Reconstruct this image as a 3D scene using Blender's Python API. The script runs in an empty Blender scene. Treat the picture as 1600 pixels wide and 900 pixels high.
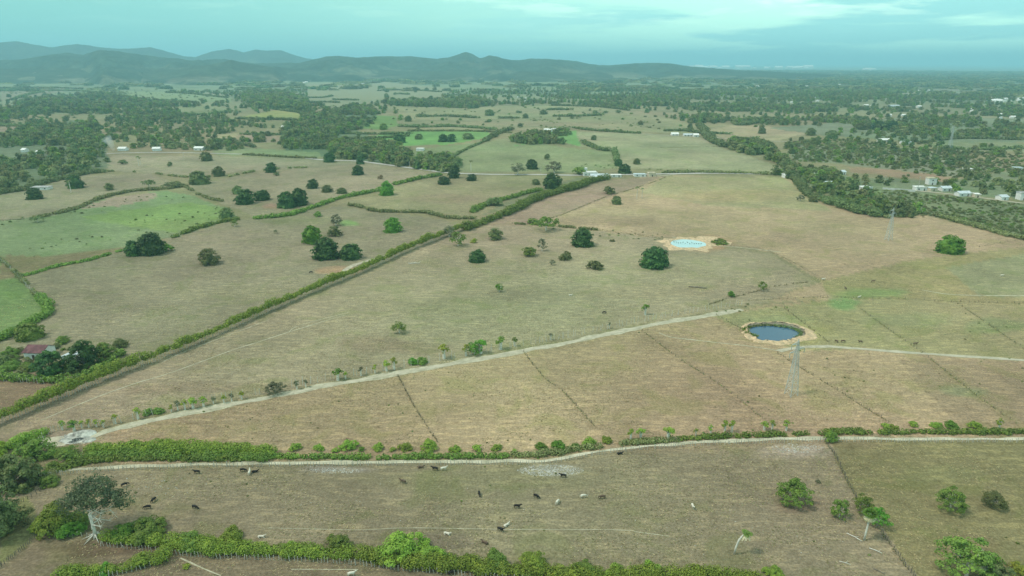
import bpy, bmesh, math, random
import numpy as np
from mathutils import Vector, Matrix
SC = bpy.context.scene
COL = SC.collection
R = math.radians
# ------------------------------------------------------------------ camera
CAMH = 120.0
F = 1600 * 24 / 36
PITCH = math.atan(352 / F)
cam_d = bpy.data.cameras.new('camera'); cam_d.lens = 24; cam_d.sensor_width = 36
cam_d.clip_start = 1; cam_d.clip_end = 200000
cam = bpy.data.objects.new('camera', cam_d); COL.objects.link(cam)
cam.location = (0, 0, CAMH); cam.rotation_euler = (math.pi / 2 - PITCH, 0, 0)
SC.camera = cam
# ------------------------------------------------------------------ sun, sky, exposure
SUN_EL, SUN_AZ = R(58), R(-104)          # azimuth measured from +Y (ahead) towards +X
sd = bpy.data.lights.new('sun', 'SUN'); sd.energy = 1.5; sd.angle = R(11); sd.color = (1.0, .95, .86)
sun = bpy.data.objects.new('sun', sd); COL.objects.link(sun)
dvec = Vector((math.sin(SUN_AZ) * math.cos(SUN_EL), math.cos(SUN_AZ) * math.cos(SUN_EL), math.sin(SUN_EL)))
sun.rotation_euler = dvec.to_track_quat('Z', 'Y').to_euler(); sun.location = (0, 0, 900)
vs = SC.view_settings
vs.view_transform = 'Standard'; vs.look = 'None'; vs.exposure = 0.65; vs.gamma = 1; vs.use_curve_mapping = False
SC.cycles.use_denoising = True
SC.cycles.volume_bounces = 1
SC.cycles.max_bounces = 6
SC.cycles.diffuse_bounces = 2
W = bpy.data.worlds.new('World'); SC.world = W; W.use_nodes = True


class NT:
    """small helper to write node trees"""
    def __init__(s, tree):
        s.t = tree; s.n = tree.nodes; s.l = tree.links
    def new(s, typ, **kw):
        n = s.n.new(typ)
        for k, v in kw.items(): setattr(n, k, v)
        return n
    def link(s, a, b): s.l.new(a, b)
    def put(s, sock, v):
        if hasattr(v, 'is_linked') or hasattr(v, 'links'): s.l.new(v, sock)
        else: sock.default_value = v
    def math(s, op, a, b=None, c=None, clamp=False):
        n = s.n.new('ShaderNodeMath'); n.operation = op; n.use_clamp = clamp
        s.put(n.inputs[0], a)
        if b is not None: s.put(n.inputs[1], b)
        if c is not None: s.put(n.inputs[2], c)
        return n.outputs[0]
    def mix(s, f, a, b, blend='MIX'):
        n = s.n.new('ShaderNodeMix'); n.data_type = 'RGBA'; n.blend_type = blend; n.clamp_factor = True
        s.put(n.inputs[0], f)
        s.put(n.inputs[6], a if hasattr(a, 'links') else (*a, 1)); s.put(n.inputs[7], b if hasattr(b, 'links') else (*b, 1))
        return n.outputs[2]
    def noise(s, vec, scale, detail=4, rough=.6, dist=0.0):
        n = s.n.new('ShaderNodeTexNoise'); n.inputs['Scale'].default_value = scale
        n.inputs['Detail'].default_value = detail; n.inputs['Roughness'].default_value = rough
        n.inputs['Distortion'].default_value = dist
        s.l.new(vec, n.inputs['Vector']); return n.outputs['Fac']
    def ramp(s, f, stops):
        n = s.n.new('ShaderNodeMapRange'); n.interpolation_type = 'SMOOTHSTEP'
        s.put(n.inputs[0], f); n.inputs[1].default_value = stops[0]; n.inputs[2].default_value = stops[1]
        n.inputs[3].default_value = stops[2] if len(stops) > 2 else 0; n.inputs[4].default_value = stops[3] if len(stops) > 3 else 1
        return n.outputs[0]


wt = NT(W.node_tree); W.node_tree.nodes.clear()
tc = wt.new('ShaderNodeTexCoord'); sep = wt.new('ShaderNodeSeparateXYZ'); wt.link(tc.outputs['Generated'], sep.inputs[0])
sky = wt.new('ShaderNodeTexSky', sky_type='NISHITA', sun_disc=False, sun_elevation=SUN_EL, sun_rotation=SUN_AZ, altitude=120, air_density=1.3, dust_density=3.0, ozone_density=1.0)
skyc = wt.mix(1.0, sky.outputs[0], (.075, .090, .078), 'MULTIPLY')
elev = wt.math('MAXIMUM', sep.outputs['Z'], 0.0)
lr = wt.ramp(sep.outputs['X'], (-.6, .5))
low = wt.mix(lr, (.20, .54, .49), (.64, 1.12, .90))
veil = wt.mix(wt.ramp(elev, (0.02, .55)), low, (.47, .53, .53))      # thin bright cloud sheet, teal low down
base = wt.mix(.86, skyc, veil)
# cloud deck, projected on a plane overhead
den = wt.math('ADD', elev, .07)
cx = wt.math('DIVIDE', sep.outputs['X'], den); cy = wt.math('DIVIDE', sep.outputs['Y'], den)
comb = wt.new('ShaderNodeCombineXYZ'); wt.link(cx, comb.inputs[0]); wt.link(cy, comb.inputs[1])
n1 = wt.noise(comb.outputs[0], .36, 6, .55, .35)
n2 = wt.noise(comb.outputs[0], 1.1, 5, .6, .2)
side = wt.ramp(sep.outputs['X'], (-.25, .35, .15, 1))
dark = wt.math('MULTIPLY', wt.ramp(n1, (.46, .56)), side)
c1 = wt.mix(wt.math('MULTIPLY', dark, .85), base, (.27, .62, .62))
bright = wt.math('MULTIPLY', wt.math('MULTIPLY', wt.ramp(n2, (.50, .64)), side), wt.ramp(elev, (.03, .09)))
c2 = wt.mix(wt.math('MULTIPLY', bright, .8), c1, (.88, 1.20, .94))
bg = wt.new('ShaderNodeBackground'); wt.link(c2, bg.inputs[0]); bg.inputs[1].default_value = 1.0
wo = wt.new('ShaderNodeOutputWorld'); wt.link(bg.outputs[0], wo.inputs[0])

# ------------------------------------------------------------------ terrain maths
_rs = np.random.RandomState(5)
_W = [(2 * math.pi / l, a, _rs.uniform(0, 6.28)) for l, a in zip((520, 640, 760, 900, 1150, 1400), _rs.uniform(0, 3.14, 6))]
def sst(a, b, x):
    t = np.clip((x - a) / (b - a), 0, 1); return t * t * (3 - 2 * t)
def height(x, y):
    r = np.hypot(x, y)
    h = 0
    for k, a, p in _W: h = h + np.sin(k * (x * math.cos(a) + y * math.sin(a)) + p)
    return h * 1.25 * sst(250, 1100, r) * (1 - .6 * sst(4000, 9000, r)) + .25 * np.sin(x * .045 + 1) * np.sin(y * .037)
SP, CP = math.sin(PITCH), math.cos(PITCH)
def raydir(px, py):
    u = (px - 800) / F; v = -(py - 450) / F
    return np.array([u, CP + v * SP, -SP + v * CP])
def g(px, py):
    """ground point seen at a photograph pixel"""
    d = raydir(px, py)
    if d[2] > -0.002: d[2] = -0.002
    z = 0.0
    for _ in range(12):
        t = (CAMH - z) / -d[2]
        z = z * .4 + .6 * float(height(d[0] * t, d[1] * t))
    t = (CAMH - z) / -d[2]
    x, y = d[0] * t, d[1] * t
    return np.array([x, y, float(height(x, y))])
def proj(x, y, z):
    zz = z - CAMH
    dep = y * CP - zz * SP
    up = y * SP + zz * CP
    return 800 + F * x / dep, 450 - F * up / dep, dep
def depth(p): return p[1] * CP - (p[2] - CAMH) * SP
def mpp(p): return depth(p) / F           # metres per photograph pixel at a point
def inpoly(px, py, poly):
    px = np.asarray(px); py = np.asarray(py)
    c = np.zeros(px.shape, bool); n = len(poly)
    for i in range(n):
        x0, y0 = poly[i]; x1, y1 = poly[i - 1]
        if y0 == y1: continue
        c ^= ((y0 > py) != (y1 > py)) & (px < (x1 - x0) * (py - y0) / (y1 - y0) + x0)
    return c
def lin(c):
    c = np.array(c) / 255.0
    return np.where(c <= .04045, c / 12.92, ((c + .055) / 1.055) ** 2.4)
def vnoise(x, y, s, seed):
    """cheap value noise"""
    x = x / s; y = y / s
    xi = np.floor(x).astype(np.int64); yi = np.floor(y).astype(np.int64); fx = x - xi; fy = y - yi
    fx = fx * fx * (3 - 2 * fx); fy = fy * fy * (3 - 2 * fy)
    def h(a, b):
        v = (a * 374761393 + b * 668265263 + seed * 1442695041) & 0x7fffffff
        v = ((v ^ (v >> 13)) * 1274126177) & 0x7fffffff
        return ((v ^ (v >> 16)) & 0xffff) / 65535.0
    return (h(xi, yi) * (1 - fx) + h(xi + 1, yi) * fx) * (1 - fy) + (h(xi, yi + 1) * (1 - fx) + h(xi + 1, yi + 1) * fx) * fy
def fbm(x, y, s, seed, o=4):
    v = 0; a = .5; t = 0
    for k in range(o):
        v = v + a * vnoise(x, y, s / 2 ** k, seed + k); t += a; a *= .55
    return v / t

ORD = 'first second third fourth fifth sixth seventh eighth ninth tenth eleventh twelfth thirteenth fourteenth fifteenth sixteenth seventeenth eighteenth nineteenth twentieth'.split()
ORD += ['twenty-' + o for o in ORD[:9]] + ['thirtieth'] + ['thirty-' + o for o in ORD[:9]]
# ------------------------------------------------------------------ object helpers
def mesh_np(name, V, Fc, mat=None, smooth=False):
    """mesh from numpy; Fc is an (n,3) or (n,4) array, or a list of such arrays"""
    Fs = Fc if isinstance(Fc, list) else [Fc]
    me = bpy.data.meshes.new(name)
    V = np.asarray(V, np.float32)
    me.vertices.add(len(V)); me.vertices.foreach_set('co', V.ravel())
    loops = np.concatenate([np.asarray(f, np.int32).ravel() for f in Fs])
    sizes = np.concatenate([np.full(len(f), np.asarray(f).shape[1], np.int32) for f in Fs])
    me.loops.add(len(loops)); me.loops.foreach_set('vertex_index', loops)
    me.polygons.add(len(sizes)); me.polygons.foreach_set('loop_start', np.concatenate([[0], np.cumsum(sizes)[:-1]]).astype(np.int32))
    me.polygons.foreach_set('use_smooth', np.full(len(sizes), smooth))
    me.update(calc_edges=True)
    if mat: me.materials.append(mat)
    return me
def add(name, data, parent=None, loc=None, rot=None, scale=None, **props):
    o = bpy.data.objects.new(name, data); COL.objects.link(o)
    if loc is not None: o.location = [float(v) for v in loc]
    if rot is not None: o.rotation_euler = rot
    if scale is not None: o.scale = scale if hasattr(scale, '__len__') else (scale,) * 3
    if parent: o.parent = parent
    for k, v in props.items():
        if v is not None: o[k] = v
    return o
class MB:
    """collects boxes, bars and tubes into one mesh"""
    def __init__(s): s.V = []; s.Q = []; s.T = []; s.n = 0
    def raw(s, V, Q=(), T=()):
        s.V += [tuple(v) for v in V]
        s.Q += [tuple(i + s.n for i in q) for q in Q]; s.T += [tuple(i + s.n for i in t) for t in T]
        s.n += len(V)
    def box(s, x0, x1, y0, y1, z0, z1):
        s.raw([(x0, y0, z0), (x1, y0, z0), (x1, y1, z0), (x0, y1, z0), (x0, y0, z1), (x1, y0, z1), (x1, y1, z1), (x0, y1, z1)],
              [(0, 3, 2, 1), (4, 5, 6, 7), (0, 1, 5, 4), (1, 2, 6, 5), (2, 3, 7, 6), (3, 0, 4, 7)])
    def tube(s, pts, rads, n=6, cap=True):
        pts = [Vector(p) for p in pts]; V = []
        for i, p in enumerate(pts):
            t = (pts[min(i + 1, len(pts) - 1)] - pts[max(i - 1, 0)]).normalized()
            a = t.orthogonal().normalized() if i == 0 else (a - a.dot(t) * t).normalized()
            b = t.cross(a)
            for k in range(n):
                an = 2 * math.pi * k / n
                V.append(p + (a * math.cos(an) + b * math.sin(an)) * rads[i])
        Q = [(i * n + k, i * n + (k + 1) % n, (i + 1) * n + (k + 1) % n, (i + 1) * n + k) for i in range(len(pts) - 1) for k in range(n)]
        T = []
        if cap:
            m = len(V); V += [pts[0], pts[-1]]
            T += [(m, (k + 1) % n, k) for k in range(n)] + [(m + 1, (len(pts) - 1) * n + k, (len(pts) - 1) * n + (k + 1) % n) for k in range(n)]
        s.raw(V, Q, T)
    def bar(s, a, b, w): s.tube([a, b], [w, w], 4)
    def mesh(s, name, mat=None, smooth=False):
        fs = [np.array(x) for x in (s.Q, s.T) if x]
        return mesh_np(name, np.array(s.V), fs, mat, smooth)

# ------------------------------------------------------------------ materials
def mat(name, col, rough=.85, var=.25, scale=.6, bump=0.0, metal=0.0, col2=None):
    m = bpy.data.materials.new(name); m.use_nodes = True; t = NT(m.node_tree)
    b = m.node_tree.nodes['Principled BSDF']; b.inputs['Roughness'].default_value = rough; b.inputs['Metallic'].default_value = metal
    b.inputs['Specular IOR Level'].default_value = .25
    co = t.new('ShaderNodeTexCoord').outputs['Object']
    n = t.noise(co, scale, 5, .65)
    c2 = col2 if col2 else tuple(c * (1 - var * 1.6) for c in col)
    t.link(t.mix(t.ramp(n, (.3, .72)), c2, tuple(min(1, c * (1 + var * .5)) for c in col)), b.inputs['Base Color'])
    if bump:
        bn = t.new('ShaderNodeBump'); bn.inputs['Strength'].default_value = .6; bn.inputs['Distance'].default_value = bump
        t.link(n, bn.inputs['Height']); t.link(bn.outputs[0], b.inputs['Normal'])
    return m
def leafmat(name, col, hi, lo=None, trans=.38):
    """foliage: every leaf island has its own tone; each tree a slightly different cast"""
    m = bpy.data.materials.new(name); m.use_nodes = True; t = NT(m.node_tree)
    b = m.node_tree.nodes['Principled BSDF']; b.inputs['Roughness'].default_value = .62; b.inputs['Specular IOR Level'].default_value = .3
    geo = t.new('ShaderNodeNewGeometry'); oi = t.new('ShaderNodeObjectInfo')
    col = tuple(a * b for a, b in zip(col, (1.28, 1.12, .95))); hi = tuple(a * b for a, b in zip(hi, (1.28, 1.12, .95)))
    lo = lo or tuple(c * .55 for c in col)
    c = t.mix(geo.outputs['Random Per Island'], lo, col)
    co = t.new('ShaderNodeTexCoord').outputs['Object']
    n = t.noise(co, .45, 3, .6)
    c = t.mix(t.ramp(n, (.48, .68, 0, .8)), c, hi)
    hs = t.new('ShaderNodeHueSaturation')
    t.link(t.math('MULTIPLY_ADD', oi.outputs['Random'], .035, .4825), hs.inputs['Hue'])
    t.link(t.math('MULTIPLY_ADD', oi.outputs['Random'], .5, .75), hs.inputs['Value'])
    t.link(c, hs.inputs['Color']); t.link(hs.outputs[0], b.inputs['Base Color'])
    tr = t.new('ShaderNodeBsdfTranslucent'); t.link(hs.outputs[0], tr.inputs[0])
    mx = t.new('ShaderNodeMixShader'); mx.inputs[0].default_value = trans
    out = m.node_tree.nodes['Material Output']
    t.link(b.outputs[0], mx.inputs[1]); t.link(tr.outputs[0], mx.inputs[2]); t.link(mx.outputs[0], out.inputs[0])
    return m
M = {
    'dark': leafmat('leaf_dark', (.066, .150, .052), (.115, .240, .058)),
    'wood': leafmat('leaf_wood', (.165, .245, .105), (.235, .325, .120)),
    'grove': leafmat('leaf_grove', (.120, .210, .080), (.165, .270, .085)),
    'vivid': leafmat('leaf_vivid', (.130, .310, .045), (.195, .420, .055)),
    'mid': leafmat('leaf_mid', (.175, .300, .068), (.250, .390, .078)),
    'olive': leafmat('leaf_olive', (.155, .205, .085), (.200, .250, .095)),
    'yellow': leafmat('leaf_yellow', (.280, .400, .060), (.400, .500, .075)),
    'hedge': leafmat('leaf_hedge', (.245, .400, .070), (.350, .520, .085)),
    'grey': leafmat('leaf_grey', (.180, .220, .140), (.220, .260, .165)),
    'scrub': leafmat('leaf_scrub', (.240, .300, .140), (.300, .365, .160)),
    'dry': leafmat('leaf_dry', (.30, .27, .15), (.38, .34, .19)),
    'straw': leafmat('leaf_straw', (.62, .57, .38), (.72, .66, .44), (.40, .36, .24), .4),
    'pasture': leafmat('leaf_pasture', (.36, .38, .20), (.44, .46, .24), (.26, .27, .15), .4),
    'rank': leafmat('leaf_rank', (.24, .25, .13), (.32, .32, .17), (.16, .16, .09), .3),
    'bark': mat('bark', (.23, .20, .16), .9, .35, 1.5),
    'palebark': mat('pale_bark', (.70, .67, .58), .9, .2, 1.2),
    'darkwood': mat('dark_wood', (.13, .11, .09), .95, .4, 2),
    'post': mat('weathered_post', (.60, .57, .49), .95, .35, 2),
    'dirt': mat('dirt', (.45, .41, .31), .98, .22, .18, .05, col2=(.34, .32, .23)),
    'clay': mat('orange_clay', (.60, .43, .26), .98, .3, .5, .15, col2=(.34, .27, .17)),
    'sand': mat('pale_sand', (.58, .54, .41), .98, .2, .09, .05, col2=(.33, .32, .22)),
    'worn': mat('worn_path', (.47, .44, .32), .98, .2, .3, col2=(.30, .28, .19)),
    'path': mat('trodden_path', (.46, .42, .31), .98, .2, .3),
    'asphalt': mat('pale_road', (.48, .46, .41), .9, .15, .1),
    'lime': mat('limestone', (.50, .50, .44), .95, .45, .45, .4, col2=(.17, .17, .15)),
    'pit': mat('pit_shade', (.05, .055, .05), .4, .3, .5),
    'white': mat('white_wall', (.78, .77, .73), .9, .12, .8),
    'cream': mat('cream_wall', (.66, .57, .42), .9, .15, .8),
    'tin': mat('pale_tin_roof', (.62, .68, .70), .5, .2, .4, metal=.2),
    'rust': mat('dark_red_roof', (.17, .075, .08), .75, .3, .6),
    'greyroof': mat('grey_roof', (.45, .45, .43), .8, .25, .5),
    'window': mat('dark_window', (.03, .035, .04), .2, .1, 1),
    'steel': mat('galvanised_steel', (.56, .60, .58), .6, .1, 1, metal=.3),
    'glass': mat('glass_insulator', (.35, .45, .42), .3, .1, 1),
    'black_hide': mat('black_hide', (.016, .014, .013), .6, .3, 1.5),
    'white_hide': mat('white_hide', (.68, .63, .52), .7, .15, 1.5),
    'brown_hide': mat('brown_hide', (.16, .11, .075), .7, .3, 1.5),
    'horn': mat('horn', (.4, .36, .28), .6, .1, 2),
    'stone': mat('pale_stone', (.52, .51, .46), .95, .3, 1),
    'mud': mat('dark_mud', (.24, .21, .15), .9, .3, .8, .1),
    'wallside': mat('painted_block_wall', (.62, .62, .58), .9, .15, .3),
}
def water(name, col, rough):
    m = bpy.data.materials.new(name); m.use_nodes = True; t = NT(m.node_tree); b = m.node_tree.nodes['Principled BSDF']
    b.inputs['Base Color'].default_value = (*col, 1); b.inputs['Roughness'].default_value = rough; b.inputs['IOR'].default_value = 1.33
    co = t.new('ShaderNodeTexCoord').outputs['Object']
    bn = t.new('ShaderNodeBump'); bn.inputs['Strength'].default_value = .15; bn.inputs['Distance'].default_value = .05
    t.link(t.noise(co, 1.3, 4), bn.inputs['Height']); t.link(bn.outputs[0], b.inputs['Normal'])
    return m
M['water'] = water('pond_water', (.050, .105, .165), .10)
M['milky'] = water('milky_water', (.40, .57, .58), .25)

# ------------------------------------------------------------------ the ground: land cover in world space
LUM = np.array([.785, .855, .80])               # daylight on level ground, the same for every patch
def alb(c):
    v = lin(c); m = v.mean(); v = m + (v - m) * (.70 if c[1] > c[0] + 8 else .92)      # dry-season greens are dull
    return v / LUM * np.array([1.0, 1.0, .985])
COVER = [   # (photo-pixel outline on the ground, colour of the dry grass / crop there)
    ([(-900, 1400), (-900, 735), (60, 745), (150, 733), (400, 724), (850, 720), (980, 700), (1200, 688), (2500, 680), (2500, 1400)], (126, 123, 94)),      # cattle pasture
    ([(1295, 688), (1310, 720), (1350, 797), (1430, 905), (1600, 1400), (2800, 1400), (2800, 684)], (114, 115, 76)),
    ([(-900, 1400), (-900, 905), (0, 887), (64, 832), (130, 838), (210, 835), (300, 860), (560, 876), (800, 892), (1100, 905), (1100, 1400)], (118, 112, 86)),
    ([(0, 800), (50, 770), (62, 830), (0, 880)], (120, 130, 66)),
    ([(130, 690), (165, 672), (330, 636), (620, 584), (820, 548), (1115, 491), (1190, 476), (1300, 466), (2500, 480), (2500, 682), (1200, 684), (980, 696), (850, 716), (400, 720), (140, 722)], (151, 138, 105)),  # brown field
    ([(1110, 492), (1300, 466), (2500, 482), (2500, 570), (1600, 562), (1340, 545), (1250, 548)], (138, 138, 96)),
    ([(1400, 560), (2300, 575), (2300, 680), (1500, 668)], (140, 128, 98)),
    ([(-700, 960), (60, 670), (330, 634), (620, 580), (1115, 486), (1200, 470), (1270, 440), (1200, 396), (1050, 376), (870, 352), (760, 352), (694, 371), (563, 430), (320, 531), (102, 620), (0, 660), (-600, 900)], (142, 136, 107)),  # field above the track
    ([(800, 350), (870, 354), (1050, 374), (1200, 392), (1280, 440), (1200, 470), (1320, 466), (2400, 476), (2400, 420), (1600, 376), (1440, 335), (1384, 340), (1284, 312), (1241, 278), (1040, 274), (950, 282), (860, 340)], (156, 143, 110)),  # big tan field
    ([(760, 352), (841, 312), (951, 281), (1035, 276), (963, 304), (902, 327), (864, 341), (810, 352)], (140, 128, 104)),
    ([(1280, 440), (1440, 405), (1600, 385), (2300, 400), (2300, 480), (1600, 474), (1300, 464)], (138, 136, 92)),
    ([(1480, 420), (1600, 395), (2200, 400), (2200, 470), (1530, 462)], (132, 141, 88)),
    ([(1040, 276), (1225, 276), (1262, 304), (1300, 330), (1100, 320), (1000, 300)], (148, 145, 106)),
    # left of the diagonal live fence
    ([(-700, 900), (0, 655), (102, 618), (320, 528), (563, 425), (694, 368), (720, 350), (690, 342), (594, 332), (535, 322), (484, 328), (371, 344), (194, 392), (0, 445), (-900, 520)], (127, 126, 98)),
    ([(-600, 420), (0, 405), (60, 460), (75, 482), (45, 500), (0, 525), (-600, 700)], (104, 136, 62)),
    ([(-300, 700), (0, 590), (130, 585), (90, 620), (0, 655), (-300, 800)], (124, 112, 86)),
    ([(-800, 352), (0, 342), (84, 335), (153, 312), (256, 297), (300, 305), (350, 325), (371, 341), (276, 369), (190, 386), (92, 400), (0, 402), (-800, 420)], (116, 138, 84)),    # green field
    ([(120, 338), (200, 328), (300, 316), (350, 326), (350, 342), (270, 364), (180, 350)], (118, 146, 66)),
    ([(125, 326), (180, 307), (245, 300), (240, 310), (190, 322)], (142, 128, 110)),
    ([(0, 400), (92, 400), (194, 386), (194, 392), (143, 406), (51, 429), (0, 440)], (122, 116, 84)),
    ([(0, 303), (72, 287), (128, 274), (230, 271), (289, 290), (184, 304), (84, 335), (0, 343)], (132, 128, 102)),
    ([(166, 267), (172, 242), (440, 246), (575, 254), (560, 262), (399, 266), (300, 275)], (136, 134, 106)),
    ([(290, 290), (358, 277), (480, 262), (575, 254), (686, 272), (590, 298), (500, 318), (400, 340), (332, 312)], (136, 131, 104)),
    ([(540, 318), (600, 298), (700, 274), (905, 275), (800, 306), (742, 338), (600, 328)], (132, 132, 96)),
    ([(748, 338), (800, 310), (900, 278), (960, 276), (841, 310)], (112, 122, 78)),
    # beyond the mid road
    ([(700, 248), (758, 222), (800, 214), (875, 230), (960, 237), (968, 262), (905, 270), (715, 268)], (128, 140, 88)),
    ([(640, 235), (750, 222), (700, 246), (640, 246)], (124, 138, 84)),
    ([(875, 205), (1000, 208), (1096, 214), (1134, 232), (1225, 262), (1210, 270), (968, 262), (960, 236), (900, 228)], (140, 142, 108)),
    ([(1100, 205), (1160, 192), (1215, 200), (1260, 208), (1215, 220), (1140, 218)], (148, 142, 108)),
    ([(1325, 262), (1400, 262), (1490, 278), (1478, 284), (1330, 270)], (142, 126, 98)),
    ([(1290, 310), (1330, 300), (1440, 300), (1600, 318), (1700, 330), (1700, 380), (1583, 369), (1440, 333), (1384, 336)], (112, 128, 80)),
    ([(1440, 226), (1500, 218), (1650, 226), (1650, 238), (1500, 236)], (126, 138, 90)),
    ([(1230, 225), (1440, 232), (1560, 262), (1490, 276), (1330, 258), (1240, 250)], (122, 134, 96)),
    ([(1215, 262), (1250, 262), (1330, 276), (1480, 284), (1600, 262), (1700, 262), (1700, 318), (1440, 300), (1320, 312), (1240, 280)], (112, 128, 86)),
    ([(1200, 200), (1400, 184), (1700, 186), (1700, 222), (1440, 222), (1290, 212)], (112, 130, 92)),
    ([(540, 218), (640, 205), (760, 205), (775, 212), (700, 226), (620, 228), (540, 226)], (104, 156, 66)),
    ([(800, 230), (860, 204), (900, 204), (908, 228), (850, 216)], (104, 158, 70)),
    ([(560, 200), (585, 180), (618, 182), (622, 196), (600, 203)], (112, 150, 62)),
    ([(-60, 218), (0, 214), (60, 196), (130, 186), (166, 226), (172, 262), (110, 276), (0, 300), (-60, 304)], (100, 120, 82)),
    ([(442, 200), (470, 188), (540, 166), (592, 178), (560, 204), (645, 244), (716, 264), (600, 256), (448, 238)], (96, 118, 80)),
    ([(620, 168), (780, 166), (900, 164), (990, 172), (1090, 196), (1096, 208), (1000, 206), (900, 200), (780, 204), (640, 200), (625, 184)], (140, 142, 104)),
    ([(480, 130), (600, 128), (700, 138), (690, 154), (600, 160), (520, 168), (480, 158)], (128, 138, 92)),
    ([(0, 178), (80, 164), (130, 168), (110, 178), (0, 180)], (122, 138, 86)),
    ([(0, 136), (140, 136), (60, 150), (0, 158)], (120, 124, 96)),
    ([(130, 140), (260, 144), (360, 152), (360, 160), (240, 156), (130, 150)], (120, 144, 88)),
    ([(165, 164), (270, 160), (390, 172), (330, 178), (240, 176)], (126, 134, 94)),
    ([(370, 184), (430, 172), (465, 172), (472, 186), (400, 186)], (140, 148, 88)),
    ([(0, 198), (60, 198), (72, 208), (0, 214)], (138, 128, 104)),
    ([(325, 210), (375, 208), (365, 220), (330, 218)], (138, 140, 100)),
    ([(380, 212), (442, 212), (440, 222), (400, 222)], (142, 132, 108)),
    ([(330, 234), (360, 226), (400, 232), (500, 238), (500, 246), (340, 242)], (122, 138, 86)),
]
STAIN = [   # worn, bare or greener patches with their own outline: (centre, radii in photo px, colour, strength)
    (1250, 706, 60, 10, (150, 148, 130), .35), (862, 735, 48, 12, (150, 155, 135), .35), (530, 735, 60, 6, (140, 140, 128), .5),
    (1105, 380, 40, 12, (170, 140, 104), .9), (1245, 520, 60, 22, (140, 140, 90), .8), (1315, 473, 28, 10, (100, 148, 66), .8), (1365, 457, 60, 8, (112, 146, 66), .7),
    (1510, 612, 40, 10, (110, 136, 78), .5), (1560, 508, 60, 12, (112, 140, 72), .6), (1420, 500, 80, 12, (128, 142, 84), .5), (1215, 500, 60, 8, (124, 138, 80), .5),
    (530, 422, 40, 6, (160, 132, 100), .7), (540, 349, 18, 4, (110, 160, 66), .8), (424, 322, 14, 5, (158, 128, 108), .8), (435, 685, 30, 8, (138, 126, 100), .4),
    (575, 540, 60, 14, (128, 116, 92), .6), (650, 545, 50, 10, (130, 118, 94), .5), (1000, 455, 120, 12, (138, 128, 100), .5), (1290, 375, 120, 14, (146, 132, 104), .5),
    (1250, 790, 50, 14, (118, 106, 84), .6), (120, 680, 60, 12, (150, 142, 118), .8), (190, 855, 110, 16, (98, 86, 66), .7), (700, 842, 60, 14, (112, 104, 88), .5), (700, 478, 130, 14, (136, 134, 100), .5),
    (1490, 850, 60, 20, (108, 102, 70), .5), (60, 590, 60, 12, (118, 102, 80), .6), (690, 310, 60, 8, (128, 116, 92), .5), (470, 345, 60, 8, (122, 128, 88), .5), (760, 750, 200, 18, (120, 124, 84), .35), (1340, 300, 40, 6, (112, 150, 70), .5),
    (950, 345, 90, 10, (138, 124, 98), .6), (1150, 305, 110, 10, (160, 148, 106), .6), (1235, 710, 50, 12, (156, 150, 128), .5), (300, 605, 120, 10, (128, 116, 92), .5), (400, 460, 120, 14, (130, 130, 96), .5), (1480, 745, 70, 14, (112, 120, 76), .5),
    (1050, 690, 300, 20, (155, 140, 108), .3), (1600, 130, 260, 8, (90, 120, 90), .0), (390, 650, 70, 10, (152, 136, 106), .5),
]
def ring_r():
    rr = [18.0]
    while rr[-1] < 61000:
        r = rr[-1]; rr.append(r + min(.0125 * r, (r * r + CAMH ** 2) / CAMH * .0031))
    return np.array(rr)
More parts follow.
